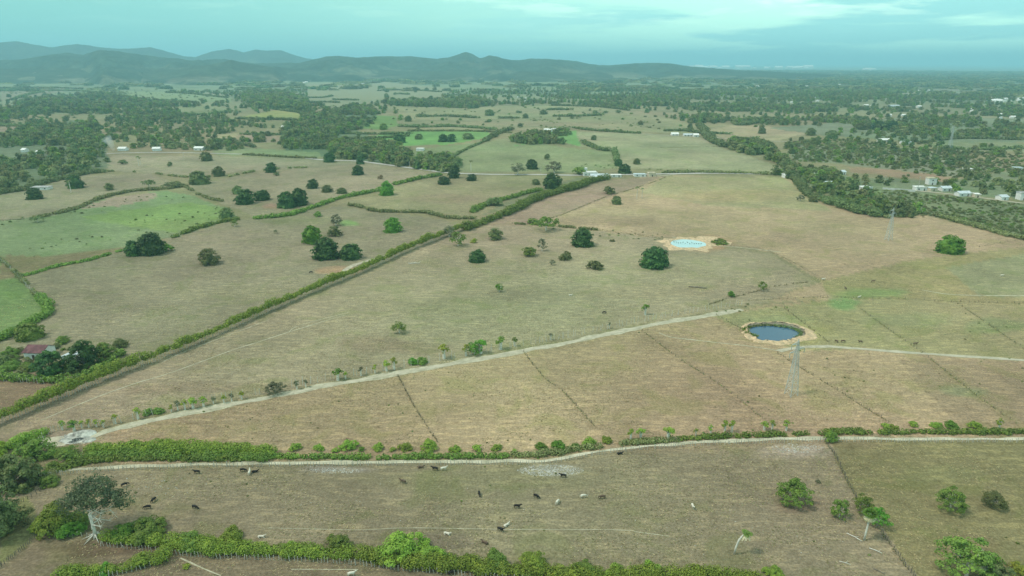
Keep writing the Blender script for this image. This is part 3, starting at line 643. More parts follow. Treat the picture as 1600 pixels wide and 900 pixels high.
TREES = [
    # (x, foot y, crown width, kind, foliage, label, height factor)
    (209, 401, 27, 'dome', 'dark', 'left dark half of the big rounded tree clump beside the green field', 1.15),
    (238, 400, 43, 'dome', 'dark', 'largest dark dome in the tree clump beside the green field', 1.05),
    (261, 394, 20, 'bush', 'vivid', 'bright green bush leaning on the right of the big tree clump', .9),
    (327, 413, 36, 'round', 'olive', 'olive green round tree alone, right of the big tree clump', .8),
    (118, 295, 28, 'dome', 'dark', 'dark tree with a pale palm trunk before it, upper left pasture', .95),
    (55, 312, 26, 'dome', 'dark', 'dark dome tree below the low white farm building at far left', .9),
    (171, 297, 17, 'round', 'olive', 'small olive tree in the pasture right of the dark palm-fronted tree', .8),
    (233, 293, 22, 'flat', 'wood', 'flat-topped tree on the hedge above the pinkish bare patch', 1),
    (313, 289, 34, 'dome', 'wood', 'wide dark dome tree at the corner of the upper left hedges', .8),
    (342, 276, 20, 'dome', 'wood', 'green tree just above and right of the wide dark corner tree', 1),
    (322, 252, 20, 'dome', 'wood', 'dark tree in the pale pasture below the far white roof', .9),
    (266, 260, 9, 'round', 'olive', 'tiny round tree in the pasture between two dark trees', 1),
    (192, 257, 14, 'bush', 'wood', 'low dark bush tree left of the twin palms', .8),
    (59, 347, 18, 'flat', 'wood', 'flat dark tree on the left edge above the green field', 1),
    (354, 342, 24, 'dome', 'wood', 'dark tree at the right tip of the green field', .9),
    (367, 354, 13, 'open', 'mid', 'light green sapling below the tree at the green field tip', 1.1),
    (372, 304, 19, 'dome', 'wood', 'smaller tree above and left of the dark pair at mid left', .9),
    (384, 320, 33, 'dome', 'dark', 'dark tree forming the left of the pair at mid left', .9),
    (410, 314, 26, 'dome', 'dark', 'dark tree touching the right of the pair at mid left', .8),
    (271, 294, 34, 'bush', 'wood', 'long low bush left of the wide dark corner tree', .4),
    (424, 270, 20, 'dome', 'dark', 'dark tree alone below the far grey roadside', 1),
    (432, 275, 10, 'bush', 'wood', 'small bush at the foot of the dark tree below the roadside', .9),
    (449, 326, 30, 'dome', 'dark', 'left half of the large dark tree clump by the red earth patch', 1.1),
    (468, 322, 30, 'dome', 'dark', 'right half of the large dark tree clump by the red earth patch', 1.15),
    (489, 295, 20, 'dome', 'dark', 'first of three trees stepping down right of the large clump', .95),
    (511, 301, 19, 'dome', 'wood', 'middle of three trees stepping down right of the large clump', .75),
    (534, 303, 19, 'dome', 'wood', 'lowest of three trees stepping down right of the large clump', .6),
    (515, 254, 20, 'dome', 'dark', 'dark tree standing at the wood edge above the pale road', 1),
    (563, 257, 14, 'dome', 'dark', 'narrow dark tree on the near side of the pale road', 1.2),
    (559, 274, 20, 'dome', 'dark', 'rounded dark tree with a peak, below the road bend', 1),
    (595, 280, 10, 'bush', 'dry', 'small brownish tree in the pasture below the road bend', 1),
    (604, 306, 25, 'dome', 'vivid', 'bright green dome tree on the hedge corner', 1.15),
    (497, 339, 13, 'bush', 'mid', 'pale green bush below the hedge, left of the spindly tree', 1),
    (525, 352, 22, 'open', 'grey', 'spindly grey-green tree with a thin white trunk', 1),
    (523, 369, 24, 'round', 'olive', 'olive tree below the spindly grey-green tree', .8),
    (431, 365, 8, 'open', 'grey', 'tiny leafless-looking tree alone in the left pasture', 1),
    (488, 382, 34, 'dome', 'vivid', 'upper left tree of the chain of three dark domes', 1.05),
    (510, 407, 46, 'dome', 'dark', 'middle and largest tree of the chain of three dark domes', .95),
    (550, 407, 37, 'dome', 'dark', 'right end tree of the chain of three dark domes', .85),
    (614, 364, 31, 'dome', 'vivid', 'bright round tree alone above the diagonal live fence', .95),
    (694, 289, 22, 'dome', 'dark', 'squat dark tree below the road by the hedge end', .75),
    (710, 279, 20, 'dome', 'dark', 'tall dark tree crossing the pale road line', 1.3),
    (737, 283, 18, 'dome', 'dark', 'small dark oval tree just below the road', .75),
    (716, 384, 27, 'open', 'mid', 'leafy tree standing out of the live fence where hedges meet', 1.1),
    (702, 370, 24, 'open', 'grey', 'greyish bush behind the tree where the hedges meet', .9),
    (741, 380, 12, 'bush', 'yellow', 'small yellowish bush right of the fence junction tree', .9),
    (774, 374, 28, 'round', 'olive', 'brownish olive tree in the upper tan field', .75),
    (746, 411, 29, 'dome', 'dark', 'deep green dome with ragged left side, leftmost in the tan field', .85),
    (773, 323, 28, 'bush', 'wood', 'broad bush on the hedge just above the diagonal live fence', .75),
    (863, 296, 30, 'dome', 'dark', 'big dark tree rising from the live fence near the houses', 1.05),
    (837, 289, 14, 'dome', 'wood', 'small round tree left of the big dark fence tree', .8),
    (910, 387, 37, 'dome', 'dark', 'dark dome tree upper of the two big domes in the tan field', 1.0),
    (1022, 421, 48, 'dome', 'dark', 'largest dark dome tree, lower right in the tan field', .88),
    (847, 392, 17, 'open', 'grey', 'slim pale tree with a white trunk in the tan field', 1.5),
    (827, 402, 27, 'bush', 'mid', 'light green bushy tree left of the slim pale one', .8),
    (883, 407, 21, 'bush', 'olive', 'round olive bush between the slim tree and the dark dome', 1),
    (930, 423, 26, 'bush', 'olive', 'olive leaning bush between the two dark domes', .85),
    (863, 414, 10, 'open', 'grey', 'tiny stubby tree with a white trunk below the olive bush', 1.1),
    (853, 360, 36, 'flat', 'mid', 'wide umbrella tree on the thin fence above the tan field trees', 1.1),
    (833, 352, 24, 'bush', 'mid', 'low bright bush left of the umbrella tree', .6),
    (951, 304, 21, 'bush', 'olive', 'olive tree on the dotted fence below the houses', .9),
    (963, 320, 17, 'dome', 'wood', 'dark tree just below the olive one on the dotted fence', 1),
    (995, 257, 13, 'dome', 'wood', 'dark round tree alone in the green field behind the houses', .9),
    (855, 249, 11, 'round', 'wood', 'small round tree alone in the green field above the road', 1),
    (831, 265, 20, 'dome', 'dark', 'dark tree behind the bare grey tree by the road', 1),
    (809, 273, 24, 'open', 'grey', 'bare grey tree with a white trunk beside the road', 1),
    (866, 270, 28, 'open', 'grey', 'grey-green tree beside the road left of the houses', .8),
    (905, 274, 24, 'bush', 'mid', 'light green tree against the left of the white house', .8),
    (976, 272, 22, 'dome', 'dark', 'dark tree behind the long white roof', .9),
    (966, 260, 14, 'dome', 'dark', 'dark tree at the bottom of the short cross hedge', 1),
    (928, 219, 10, 'dome', 'wood', 'small dark tree in the far field beyond the cross hedge', 1),
    (1190, 209, 13, 'dome', 'wood', 'lone dark round tree in the far tan field', 1),
    (1124, 383, 26, 'bush', 'mid', 'spreading bush right of the upper milky pond', .5),
    (957, 378, 8, 'bush', 'olive', 'small dry bush left of the upper milky pond', .8),
    (1482, 397, 44, 'dome', 'vivid', 'vivid green dome tree alone near the far right pylon', .78),
    (1270, 316, 15, 'dome', 'olive', 'small conical olive tree below the scrubland edge', .7),
    (1250, 314, 14, 'open', 'grey', 'sparse pale sapling left of the small conical tree', .9),
    (624, 520, 24, 'open', 'mid', 'light green tree alone in the middle of the large field', 1),
    (780, 456, 14, 'open', 'vivid', 'tiny bright tree with a white trunk in the large field', 1.3),
    (1142, 464, 12, 'round', 'vivid', 'small bright tree near the dark ditch line', 1),
    (1191, 454, 15, 'open', 'mid', 'small leafy tree at the bend of the dark ditch line', 1.3),
    (1008, 492, 13, 'tuft', 'vivid', 'bright pollard beside the upper end of the diagonal track', 1),
    (1242, 787, 56, 'lean', 'mid', 'wide leaning tree, first of the lower right pasture trees', .95),
    (1311, 808, 31, 'open', 'mid', 'narrow upright tree left of the fence, lower right pasture', 1.25),
    (1347, 800, 34, 'open', 'mid', 'upper left tree of the pair growing over the fence behind the fan palm', 1.1),
    (1370, 822, 34, 'open', 'vivid', 'lower right tree of the pair growing over the fence behind the fan palm', 1.25),
    (1484, 797, 48, 'open', 'mid', 'round leafy tree, left of the two beyond the fence', 1.0),
    (1552, 790, 40, 'lean', 'olive', 'dull green leaning tree, right of the two beyond the fence', .9),
    (1510, 901, 94, 'open', 'mid', 'big spreading tree in the bottom right corner', .85),
    (1556, 915, 56, 'open', 'wood', 'lower green tree filling the bottom right corner', .9),
    (1596, 908, 40, 'bush', 'yellow', 'yellow-green bush at the very bottom right edge', .7),
    (1208, 905, 30, 'bush', 'hedge', 'bright bush cut by the bottom edge near the leaning palm', .7),
    (1297, 692, 24, 'bush', 'mid', 'bush where the lower fence meets the pale track', 1.0),
    (1278, 755, 8, 'bush', 'grey', 'tiny grey shrub right of the wide leaning tree', .9),
    # farmstead at the left
    (80, 586, 50, 'round', 'dark', 'very dark bulky tree in front of the red roofed farmhouse', .95),
    (133, 578, 52, 'round', 'dark', 'dark tree right of the pale tin roof at the farmstead', 1.1),
    (50, 533, 44, 'dome', 'mid', 'soft green dome behind the red roofed farmhouse', .75),
    (166, 560, 34, 'round', 'mid', 'green tree on the right of the farmstead grove', .9),
    (188, 545, 26, 'bush', 'olive', 'brownish bush at the right tip of the farmstead grove', .8),
    (113, 580, 24, 'bush', 'mid', 'light green bush in front of the pale tin roof', 1),
    (18, 580, 34, 'bush', 'mid', 'leafy bush at the left edge of the farmstead', .6),
    (44, 582, 30, 'bush', 'mid', 'bush in front of the white farmhouse wall', .5),
    (18, 558, 24, 'bush', 'mid', 'bush left of the red roofed farmhouse', .9),
    (98, 538, 24, 'bush', 'mid', 'bush behind the pale tin roof', .7),
    (4, 576, 34, 'dome', 'wood', 'dark bush cut by the left edge at the farmstead', .7),
    # lower left thicket
    (-4, 832, 88, 'tall', 'wood', 'tall dark tree on the left edge above the pasture gate', .85),
    (22, 764, 76, 'round', 'wood', 'broad dark tree in the upper lower-left thicket', .9),
    (62, 722, 56, 'bush', 'mid', 'leafy bush between the dark thicket and the clearing', .9),
    (104, 720, 40, 'bush', 'mid', 'green bush just below the limestone clearing', .6),
    (-18, 720, 60, 'bush', 'yellow', 'yellow-green bush at the left edge above the thicket', .8),
    (88, 838, 62, 'bush', 'hedge', 'yellow-green bushy tree left of the great bare-limbed tree', 1.05),
    (122, 826, 40, 'bush', 'mid', 'mid green bush behind the trunk of the great bare-limbed tree', .9),
    (68, 832, 34, 'bush', 'yellow', 'bright yellow-green bush beside the fence corner', .9),
    (110, 842, 40, 'bush', 'vivid', 'green bush under the great bare-limbed tree', .8),
    (80, 762, 30, 'bush', 'mid', 'green bush along the fence above the yellow-green tree', .8),
    (292, 890, 13, 'bush', 'yellow', 'little yellow plant beside the trodden path at the bottom', .8),
    # farther trees one can tell apart
    (604, 153, 9, 'dome', 'wood', 'small dark tree far off in the left green pasture', 1),
    (638, 190, 12, 'dome', 'wood', 'lone dark tree in the far striped fields', 1),
    (600, 203, 14, 'dome', 'mid', 'pale green dome tree at the edge of the far bright field', .9),
    (625, 224, 22, 'dome', 'dark', 'broad dark tree in the far bright green meadow', .8),
    (655, 218, 14, 'dome', 'wood', 'dark tree right of the broad one in the bright meadow', .8),
    (692, 222, 16, 'dome', 'dark', 'left tree of the dark row in the far bright meadow', 1),
    (706, 222, 16, 'dome', 'dark', 'right tree of the dark row in the far bright meadow', 1),
    (731, 218, 20, 'dome', 'wood', 'wide low tree where the far meadow hedges meet', .6),
    (765, 181, 17, 'dome', 'wood', 'wide dark tree in the far palm pasture, leftmost', .75),
    (821, 185, 11, 'dome', 'wood', 'dark dome tree beside the first far palms', .9),
    (813, 198, 9, 'dome', 'wood', 'dark tree below the far dome tree beside the palms', .8),
    (849, 179, 14, 'dome', 'wood', 'low dark tree pair above the far palms', .7),
    (810, 177, 10, 'bush', 'wood', 'small dark bush above the first far palms', .7),
    (929, 177, 11, 'bush', 'wood', 'small dark bush on the far ridge, left of the second palms', .7),
    (946, 177, 9, 'bush', 'wood', 'next small bush on the far ridge, above the second palms', .7),
    (966, 177, 11, 'bush', 'wood', 'third bush on the far ridge, above the second palms', .7),
    (894, 186, 8, 'bush', 'wood', 'tiny bush on the hedge between the two far palm groups', .7),
    (1267, 212, 17, 'dome', 'wood', 'dark tree right of the far tan field, upper', .9),
    (1275, 226, 16, 'dome', 'wood', 'dark tree right of the far tan field, lower', .9),
    (1252, 220, 9, 'dome', 'wood', 'small dark tree left of the two beside the tan field', .9),
    (1232, 233, 17, 'dome', 'wood', 'dark round tree at the top of the scrubland edge', .9),
    (1204, 231, 13, 'dome', 'wood', 'dark round tree at the right end of the far grove', .9),
    (1300, 215, 18, 'dome', 'wood', 'wide dark tree in front of the far scrubland houses', .8),
    (1370, 203, 22, 'dome', 'dark', 'dark dome tree beside the far long white building', .8),
    (1345, 203, 20, 'dome', 'wood', 'dark tree left of the far long white building', .7),
    (1391, 204, 24, 'dome', 'dark', 'dark dome tree right of the far long white building', .8),
]
for t_ in TREES:
    nm = 'bush' if (t_[3] == 'bush' and 'tree' not in t_[5]) else 'tree'
    tree(*t_[:6], sz=t_[6], cat=nm, name=nm)

def speckle(label_of, boxes, group):
    rs_ = random.Random(91)
    for (x0, x1, y0, y1, n, w0, w1, wh) in boxes:
        pts_ = sorted((rs_.uniform(x0, x1), rs_.uniform(y0, y1), rs_.uniform(w0, w1)) for _ in range(n))
        for k, (x, y, w) in enumerate(pts_): tree(x, y, w, rs_.choice(('dome', 'round', 'dome')), rs_.choice(('wood', 'wood', 'scrub', 'mid')), f'{ORD[k]} small tree from the left {wh}', sz=rs_.uniform(.7, 1.0), group=group, parts=False)
speckle(None, [(640, 1000, 158, 166, 12, 5, 9, 'above the far palm pasture'), (630, 780, 188, 200, 8, 4, 7, 'in the far striped pasture'), (180, 390, 155, 182, 14, 5, 9, 'in the far left striped fields'), (0, 130, 150, 178, 9, 5, 9, 'in the far left border fields'), (480, 700, 134, 152, 12, 4, 8, 'on the far central slope'),
    (1000, 1200, 184, 205, 12, 6, 10, 'above the far tan field'), (320, 440, 205, 236, 9, 6, 10, 'around the small far clearing'), (0, 80, 198, 214, 6, 4, 7, 'in the far left brown plot'), (1420, 1600, 216, 236, 9, 6, 11, 'in the pale far right field'), (1330, 1480, 262, 282, 7, 6, 10, 'in the brown strip at right')], 'small far trees')
# ---- royal palms
def palm(px, pyb, hpx, label, group=None, parts=True, mt='wood'):
    p = g(px, pyb); ang = math.atan2(CAMH, np.hypot(p[0], p[1])); s = hpx * mpp(p) / (11.6 * math.cos(ang))
    return plant('palm_tree', 'palm', label, 'palm', rng.randrange(2), mt, p, s, rng.uniform(0, 6), 1, group, parts)
palm(111, 301, 20, 'palm with a white trunk in front of the dark tree, upper left pasture')
palm(217, 259, 15, 'left palm of the twin palms in the far left pasture')
palm(220, 258, 12, 'shorter right palm of the twin palms in the far left pasture')
palm(736, 268, 17, 'palm standing above the road right of the roadside wood')
palm(995, 310, 18, 'left palm of the pair in the tan field below the houses')
palm(1003, 309, 15, 'right palm of the pair in the tan field below the houses')
palm(340, 216, 10, 'left palm of two in the small far clearing', parts=False)
palm(350, 216, 8, 'right palm of two in the small far clearing', parts=False)
PG = sorted([(834, 197), (838, 199), (843, 198), (848, 199), (851, 198), (855, 198), (860, 200), (863, 199), (865, 201), (870, 200), (874, 195), (829, 197), (845, 195)])
for k_, (x_, y_) in enumerate(PG): palm(x_, y_, rng.uniform(9, 13), ORD[k_] + ' palm from the left in the far cluster above the white villa', 'palms above the white villa', False)
PG = sorted([(957, 200), (971, 198), (980, 201), (985, 202), (989, 200), (995, 203), (997, 205), (993, 206), (1006, 197), (937, 203), (942, 202), (964, 206), (966, 206), (985, 206), (1010, 206), (1001, 206), (964, 183), (972, 183), (950, 181)])
for k_, (x_, y_) in enumerate(PG): palm(x_, y_, rng.uniform(7, 10), ORD[k_] + ' palm from the left in the far cluster on the right ridge', 'palms on the right ridge', False)
for k_, (x_, y_) in enumerate(sorted([(648, 192), (656, 190), (663, 193), (720, 190), (728, 189), (735, 190), (1184, 206), (1242, 196), (1236, 197), (1434, 214), (1394, 200), (1300, 252), (1338, 262), (1510, 250), (1539, 262), (1579, 276), (1590, 286)])):
    palm(x_, y_, rng.uniform(8, 12) * (1 if y_ < 230 else 1.6), ORD[k_] + ' from the left of the lone thin palms scattered over far fields and scrub', 'scattered far palms', False)
for i_, (x_, w_) in enumerate([(909, 266), (915, 266), (930, 267), (938, 267), (944, 268), (951, 267), (957, 268), (962, 269), (1008, 271), (1014, 272), (1027, 273), (1032, 273)]):
    palm(x_, w_ + 3, rng.uniform(9, 13), ORD[i_] + ' small palm from the left behind the white roadside houses', 'palms behind the roadside houses', False)

# ------------------------------------------------------------------ roads, tracks, paths
def resample(pts, step):
    """smooth polyline through world points at about even spacing"""
    P = [np.array(p[:2], float) for p in pts]; out = []
    for i in range(len(P) - 1):
        p0 = P[max(i - 1, 0)]; p1 = P[i]; p2 = P[i + 1]; p3 = P[min(i + 2, len(P) - 1)]
        n = max(1, int(np.linalg.norm(p2 - p1) / step))
        for k in range(n):
            t = k / n; out.append(.5 * ((2 * p1) + (-p0 + p2) * t + (2 * p0 - 5 * p1 + 4 * p2 - p3) * t * t + (-p0 + 3 * p1 - 3 * p2 + p3) * t ** 3))
    out.append(P[-1]); return np.array(out)
def strip(name, pxs, width, mt, lift=.06, rag=.25, step=2.5, seed=1, label=None, kind='structure'):
    C = resample([g(*p) for p in pxs], step); n = len(C)
    T = np.gradient(C, axis=0); T /= np.linalg.norm(T, axis=1, keepdims=True); Nn = np.stack([-T[:, 1], T[:, 0]], 1)
    wl = width * (.5 + rag * (fbm(C[:, 0], C[:, 1], 9, seed, 3) - .5) * 2); wr = width * (.5 + rag * (fbm(C[:, 0], C[:, 1], 9, seed + 7, 3) - .5) * 2)
    cols = []
    for a in (-1, -.4, .4, 1):
        o = np.where(a < 0, a * wl, a * wr)
        p = C + Nn * o[:, None]; cols.append(np.stack([p[:, 0], p[:, 1], height(p[:, 0], p[:, 1]) + lift], 1))
    V = np.stack(cols, 1).reshape(-1, 3); i = np.arange(n - 1)[:, None] * 4; j = np.arange(3)[None]
    Q = np.stack([i + j, i + j + 1, i + 4 + j + 1, i + 4 + j], -1).reshape(-1, 4)[:, ::-1]
    return add(name, mesh_np(name, V, Q, M[mt], True), kind=kind, label=label)
TRACK1 = [(128, 693), (165, 675), (235, 657), (330, 638), (430, 619), (520, 601), (620, 584), (720, 566), (818, 548), (900, 533), (1000, 511), (1060, 500), (1115, 491), (1160, 484)]
TRACK2 = [(-60, 765), (60, 741), (150, 732), (260, 727), (400, 724), (600, 722), (740, 721), (850, 720), (900, 712), (960, 702), (1080, 692), (1200, 687), (1300, 685), (1450, 686), (1620, 686), (1800, 684)]
strip('dirt_track', TRACK1, 1.9, 'dirt', .07, .5)
strip('track_verge', TRACK1, 4.0, 'worn', .04, .5, seed=5)
strip('sandy_track', TRACK2[:5], 1.6, 'worn', .065, .6, seed=8, step=1.5)
strip('sandy_track', TRACK2[4:], 1.7, 'sand', .07, .6, seed=9, step=1.5)
strip('dirt_track', [(1293, 541), (1340, 545), (1450, 553), (1600, 563), (1800, 578)], 2.6, 'dirt', .06, .3, seed=12)
strip('dirt_track', [(1215, 548), (1250, 542), (1297, 541)], 3.0, 'path', .05, .4, seed=13)
strip('mid_road', [(470, 246), (505, 250), (560, 252), (600, 257), (660, 265), (700, 270), (760, 272.5), (840, 273), (905, 274), (1035, 272), (1130, 271), (1215, 273), (1235, 276)], 6.5, 'asphalt', .3, .08, 6)
strip('far_road', [(160, 241), (200, 239), (300, 239), (380, 241), (430, 244), (470, 246)], 5, 'asphalt', .3, .1, 6)
strip('far_road', [(1000, 209), (1050, 212), (1095, 213), (1150, 218), (1240, 222)], 5, 'path', .4, .1, 8)
strip('farm_road', [(1379, 294), (1405, 296), (1440, 299), (1500, 305), (1600, 318)], 4, 'path', .2, .1, 5)
for k_, (pl, w_, mt_) in enumerate([
    ([(64, 657), (102, 641), (153, 620), (212, 599), (268, 582), (358, 549), (399, 536), (451, 519), (540, 492)], .55, 'worn'),
    ([(451, 519), (470, 508), (545, 488)], .45, 'worn'),
    ([(420, 825), (500, 827), (570, 828), (640, 825), (780, 827), (960, 828), (1000, 832), (1045, 838)], .19, 'worn'),
    ([(1440, 453), (1475, 459), (1500, 461), (1600, 462), (1700, 460)], 1.0, 'worn'),
    ([(255, 565), (300, 545), (420, 500)], .45, 'worn'),
    ([(282, 872), (310, 885), (345, 900)], .4, 'worn'),
    ([(455, 890), (560, 890)], .25, 'worn'),
    ([(1050, 370), (1100, 383), (1150, 386), (1220, 394)], 1.0, 'worn'),
    ([(538, 424), (555, 413), (600, 400)], 3.2, 'path'),
    ([(1030, 520), (1050, 527), (1100, 533), (1170, 541), (1215, 548)], .6, 'worn'),
    ([(1000, 277), (1040, 274), (1060, 272)], 3, 'path'),
    ]):
    strip('footpath', pl, w_, mt_, .05, .45, 1.5 if w_ < 1 else 4, seed=40 + k_)

# ------------------------------------------------------------------ posts, hedges, fences
_rsP = np.random.RandomState(3)
POST = []
for v_ in range(3):
    b_ = MB(); b_.tube([(0, 0, -.2), (_rsP.uniform(-.05, .05), 0, .9), (_rsP.uniform(-.12, .12), _rsP.uniform(-.1, .1), 1.9)], [.10, .085, .07], 5); POST.append(b_.mesh('post', M['post']))
POST_W = [p_.copy() for p_ in POST]
for p_ in POST_W: p_.materials[0] = M['palebark']
b_ = MB(); b_.tube([(0, 0, -.2), (0, 0, 1.3)], [.09, .07], 5); POST_D = b_.mesh('post', M['bark'])
def hedge_leaves(C, w, h, z0, size, seed, gap=.0, cover=1.5, step=None, crown=.55):
    rs = np.random.RandomState(seed); P = []; N = []
    st = step or w * .38
    d = np.r_[0, np.cumsum(np.linalg.norm(np.diff(C, axis=0), axis=1))]
    L = d[-1]; n = max(2, int(L / st))
    for i in range(n):
        s = (i + rs.uniform(-.4, .4)) * st; x = np.interp(s, d, C[:, 0]); y = np.interp(s, d, C[:, 1])
        f = vnoise(np.array([s]), np.array([seed * 13.7]), w * 1.7, seed)[0]; f2 = vnoise(np.array([s]), np.array([7.]), w * 6, seed + 3)[0]
        if f * .6 + f2 * .4 < gap: continue
        hh = h * (.50 + .45 * f + .30 * f2) * rs.uniform(.8, 1.15); r_ = w * crown * (.65 + .5 * f)
        k = int(cover * 4 * math.pi * r_ * max(r_, hh * .5) / (size * size) * .55) + 3
        dd = rs.normal(size=(k, 3)); dd /= np.linalg.norm(dd, axis=1, keepdims=True)
        cz = z0 + max(hh - z0, .5) * .5
        off = rs.uniform(-.22, .22, 2) * w
        p = np.array([x + off[0], y + off[1], cz]) + dd * rs.uniform(.7, 1.08, (k, 1)) * np.array([r_, r_, max((hh - z0) * .55, .4)])
        P.append(p); N.append(dd + rs.normal(size=(k, 3)) * .4 + np.array([0, 0, .3]))
    if not P: return None
    P = np.vstack(P); N = np.vstack(N); zb = height(P[:, 0], P[:, 1]); P[:, 2] = np.maximum(P[:, 2], .12) + zb
    return quads(P, N, size, rs)
NPOST = 0
def posts(C, spacing, parent, hgt, lim=280, mt=None, jitter=.12, side=0.0, skip=0.0, seed=1, lean=.1, o0=(0, 0, 0)):
    rs = np.random.RandomState(seed)
    d = np.r_[0, np.cumsum(np.linalg.norm(np.diff(C, axis=0), axis=1))]; n = int(d[-1] / spacing); rows = []
    for i in range(n + 1):
        if rs.uniform() < skip: continue
        s = (i + rs.uniform(-jitter, jitter) * 1.5) * spacing; x = np.interp(s, d, C[:, 0]); y = np.interp(s, d, C[:, 1]); x += rs.uniform(-.15, .15); y += side + rs.uniform(-.15, .15)
        rows.append((x, y, hgt * rs.uniform(.75, 1.2)))
    rows.sort(key=lambda r_: r_[1])
    for x, y, h in rows[:lim]:
        add('post', (mt[rs.randint(3)] if isinstance(mt, list) else mt) or POST[rs.randint(3)], parent, (x - o0[0], y - o0[1], float(height(x, y)) - o0[2]), (rs.normal() * lean, rs.normal() * lean, rs.uniform(0, 6)), (rs.uniform(.8, 1.3), rs.uniform(.8, 1.3), h / (1.3 if mt is POST_D else 1.9)))
    if len(rows) > lim:
        b = MB()
        for x, y, h in rows[lim:]: z = float(height(x, y)); b.tube([(x - o0[0], y - o0[1], z - .2 - o0[2]), (x + rs.uniform(-.15, .15) - o0[0], y - o0[1], z + h - o0[2])], [.1, .07], 4, False)
        add('far_posts', b.mesh('far_posts', M['post']), parent, kind='stuff')
def wires(C, parent, zs, o0, mt='darkwood', r=.012):
    b = MB()
    for z in zs:
        P = [(x - o0[0], y - o0[1], float(height(x, y)) + z - o0[2]) for x, y in C]; b.tube(P, [r] * len(P), 3, False)
    add('wire', b.mesh('wire', M[mt]), parent)
def hedge(label, pxs, w, h, mt='hedge', z0=0.0, size=None, gap=0.0, post=None, posth=2.0, seed=1, cover=1.5, cat='hedge', name='hedge', group=None, lim=280, postside=-1.2, extra=None, skip=0.0, crown=.55):
    W_ = [g(*p) for p in pxs]; C = resample(W_, 3.0); dm = min(depth(p) for p in W_); df = max(depth(p) for p in W_)
    size = size or max(.5, 1.9 * (dm * .6 + df * .4) / F)
    o0 = np.array([C[0][0], C[0][1], float(height(*C[0]))])
    res = hedge_leaves(C, w, h, z0, size, seed, gap, cover, crown=crown)
    if res is None: return
    V, Q = res
    if post is None and extra is None:
        return add(name, mesh_np('hedge', V - o0, Q, M[mt]), loc=o0, label=label, category=cat, group=group)
    root = add(name, None, loc=o0, label=label, category=cat, group=group)
    add('foliage', mesh_np('foliage', V - o0, Q, M[mt]), root)
    if extra:
        V, Q = hedge_leaves(C + np.array([0, extra[3] if len(extra) > 3 else 0]), extra[0], extra[1], 0, size, seed + 50, extra[4] if len(extra) > 4 else .1, 1.2)
        add('undergrowth', mesh_np('undergrowth', V - o0, Q, M[extra[2]]), root)
    if post: posts(C, post, root, posth, lim, None, .12, postside, skip, seed, .08, o0)
    return root
# the live fence that runs diagonally from lower left to the houses
LIVE = [(-60, 690), (10, 658), (60, 637), (102, 620), (189, 584), (255, 559), (320, 532), (399, 496), (464, 468), (528, 441), (563, 427), (625, 398), (694, 370), (725, 358)]
hedge('long bright green living fence on pale stakes, running diagonally up from the left edge', LIVE, 3.8, 5.8, 'hedge', 2.1, .46, .14, 1.05, 3.0, 7, 1.15, postside=-1.3, lim=295)
hedge('upper end of the diagonal living fence, thicker and darker, reaching the houses', [(725, 360), (750, 351), (799, 332), (841, 312), (870, 303), (902, 294), (930, 284), (951, 280)], 8.0, 6.5, 'mid', 0, .95, 0, seed=8, cover=1.3)
# lower live hedge along the sandy track
hedge('dense green hedge above the pale lower track, left part', [(140, 706), (200, 702), (260, 704), (330, 706), (400, 707), (432, 708)], 5.0, 3.2, 'hedge', 0, .36, 0, None, seed=21, cover=1.5, extra=(4.0, 1.9, 'mid', -3.2, .05))
hedge('low green undergrowth strip above the pale lower track, middle part', [(430, 715), (520, 716), (600, 716), (700, 715), (800, 714)], 2.6, 1.7, 'mid', 0, .42, .30, None, seed=23, cover=1.2)
hedge('patchy undergrowth strip above the lower track where it bends up', [(800, 712), (860, 710), (910, 702), (960, 696), (1060, 688)], 2.6, 1.7, 'scrub', 0, .45, .40, None, seed=24, cover=1.1)
hedge('thin undergrowth strip above the lower track at right', [(1060, 687), (1150, 683), (1230, 680), (1300, 677), (1420, 677), (1500, 677), (1590, 677), (1660, 676)], 2.8, 1.7, 'mid', 0, .45, .30, None, seed=25, cover=1.1)
hedge('low hedge of weeds beside the track left of the clearing', [(90, 735), (130, 724), (180, 718), (250, 718), (330, 718), (420, 718)], 3.0, 1.6, 'mid', 0, .45, .2, None, seed=26, cover=1.2)
def track_fence():
    C = resample([g(x, y + 5) for x, y in TRACK2[1:-1]], 2.5); o0 = np.array([C[0][0], C[0][1], 0.])
    root = add('stake_fence', None, loc=o0, label='close-set stake fence along the lower edge of the pale sandy track', category='fence')
    posts(C, .98, root, 1.65, 295, None, .2, 0, .03, 33, .07, o0); wires(C, root, (.7, 1.3), o0)
track_fence()
# bottom hedge
hedge('loose bushy hedge with stakes below the cattle pasture, left part', [(165, 843), (200, 846), (240, 850), (300, 858), (360, 862), (420, 864), (500, 867), (560, 872)], 4.6, 3.4, 'hedge', .2, .31, .02, 1.0, 1.5, 27, 1.5, postside=-2.6)
hedge('loose bushy hedge with stakes below the cattle pasture, right part', [(560, 872), (620, 880), (680, 885), (740, 890), (800, 895), (860, 899), (930, 904), (1000, 907), (1120, 909), (1200, 912)], 4.6, 3.4, 'hedge', .2, .31, .08, 1.0, 1.5, 28, 1.5, postside=-2.4)
hedge('short bushy hedge with stakes at the bottom left', [(100, 905), (140, 900), (190, 890), (230, 880), (268, 868)], 3.8, 3.0, 'hedge', .2, .31, .0, 1.0, 1.6, 29, 1.5, postside=-2.0)
hedge('bushy hedge at the lower left corner behind the clearing', [(-40, 712), (10, 704), (40, 692), (58, 682), (82, 674)], 3.4, 3.2, 'hedge', .3, .36, .0, 1.2, 1.8, 30, 1.4)
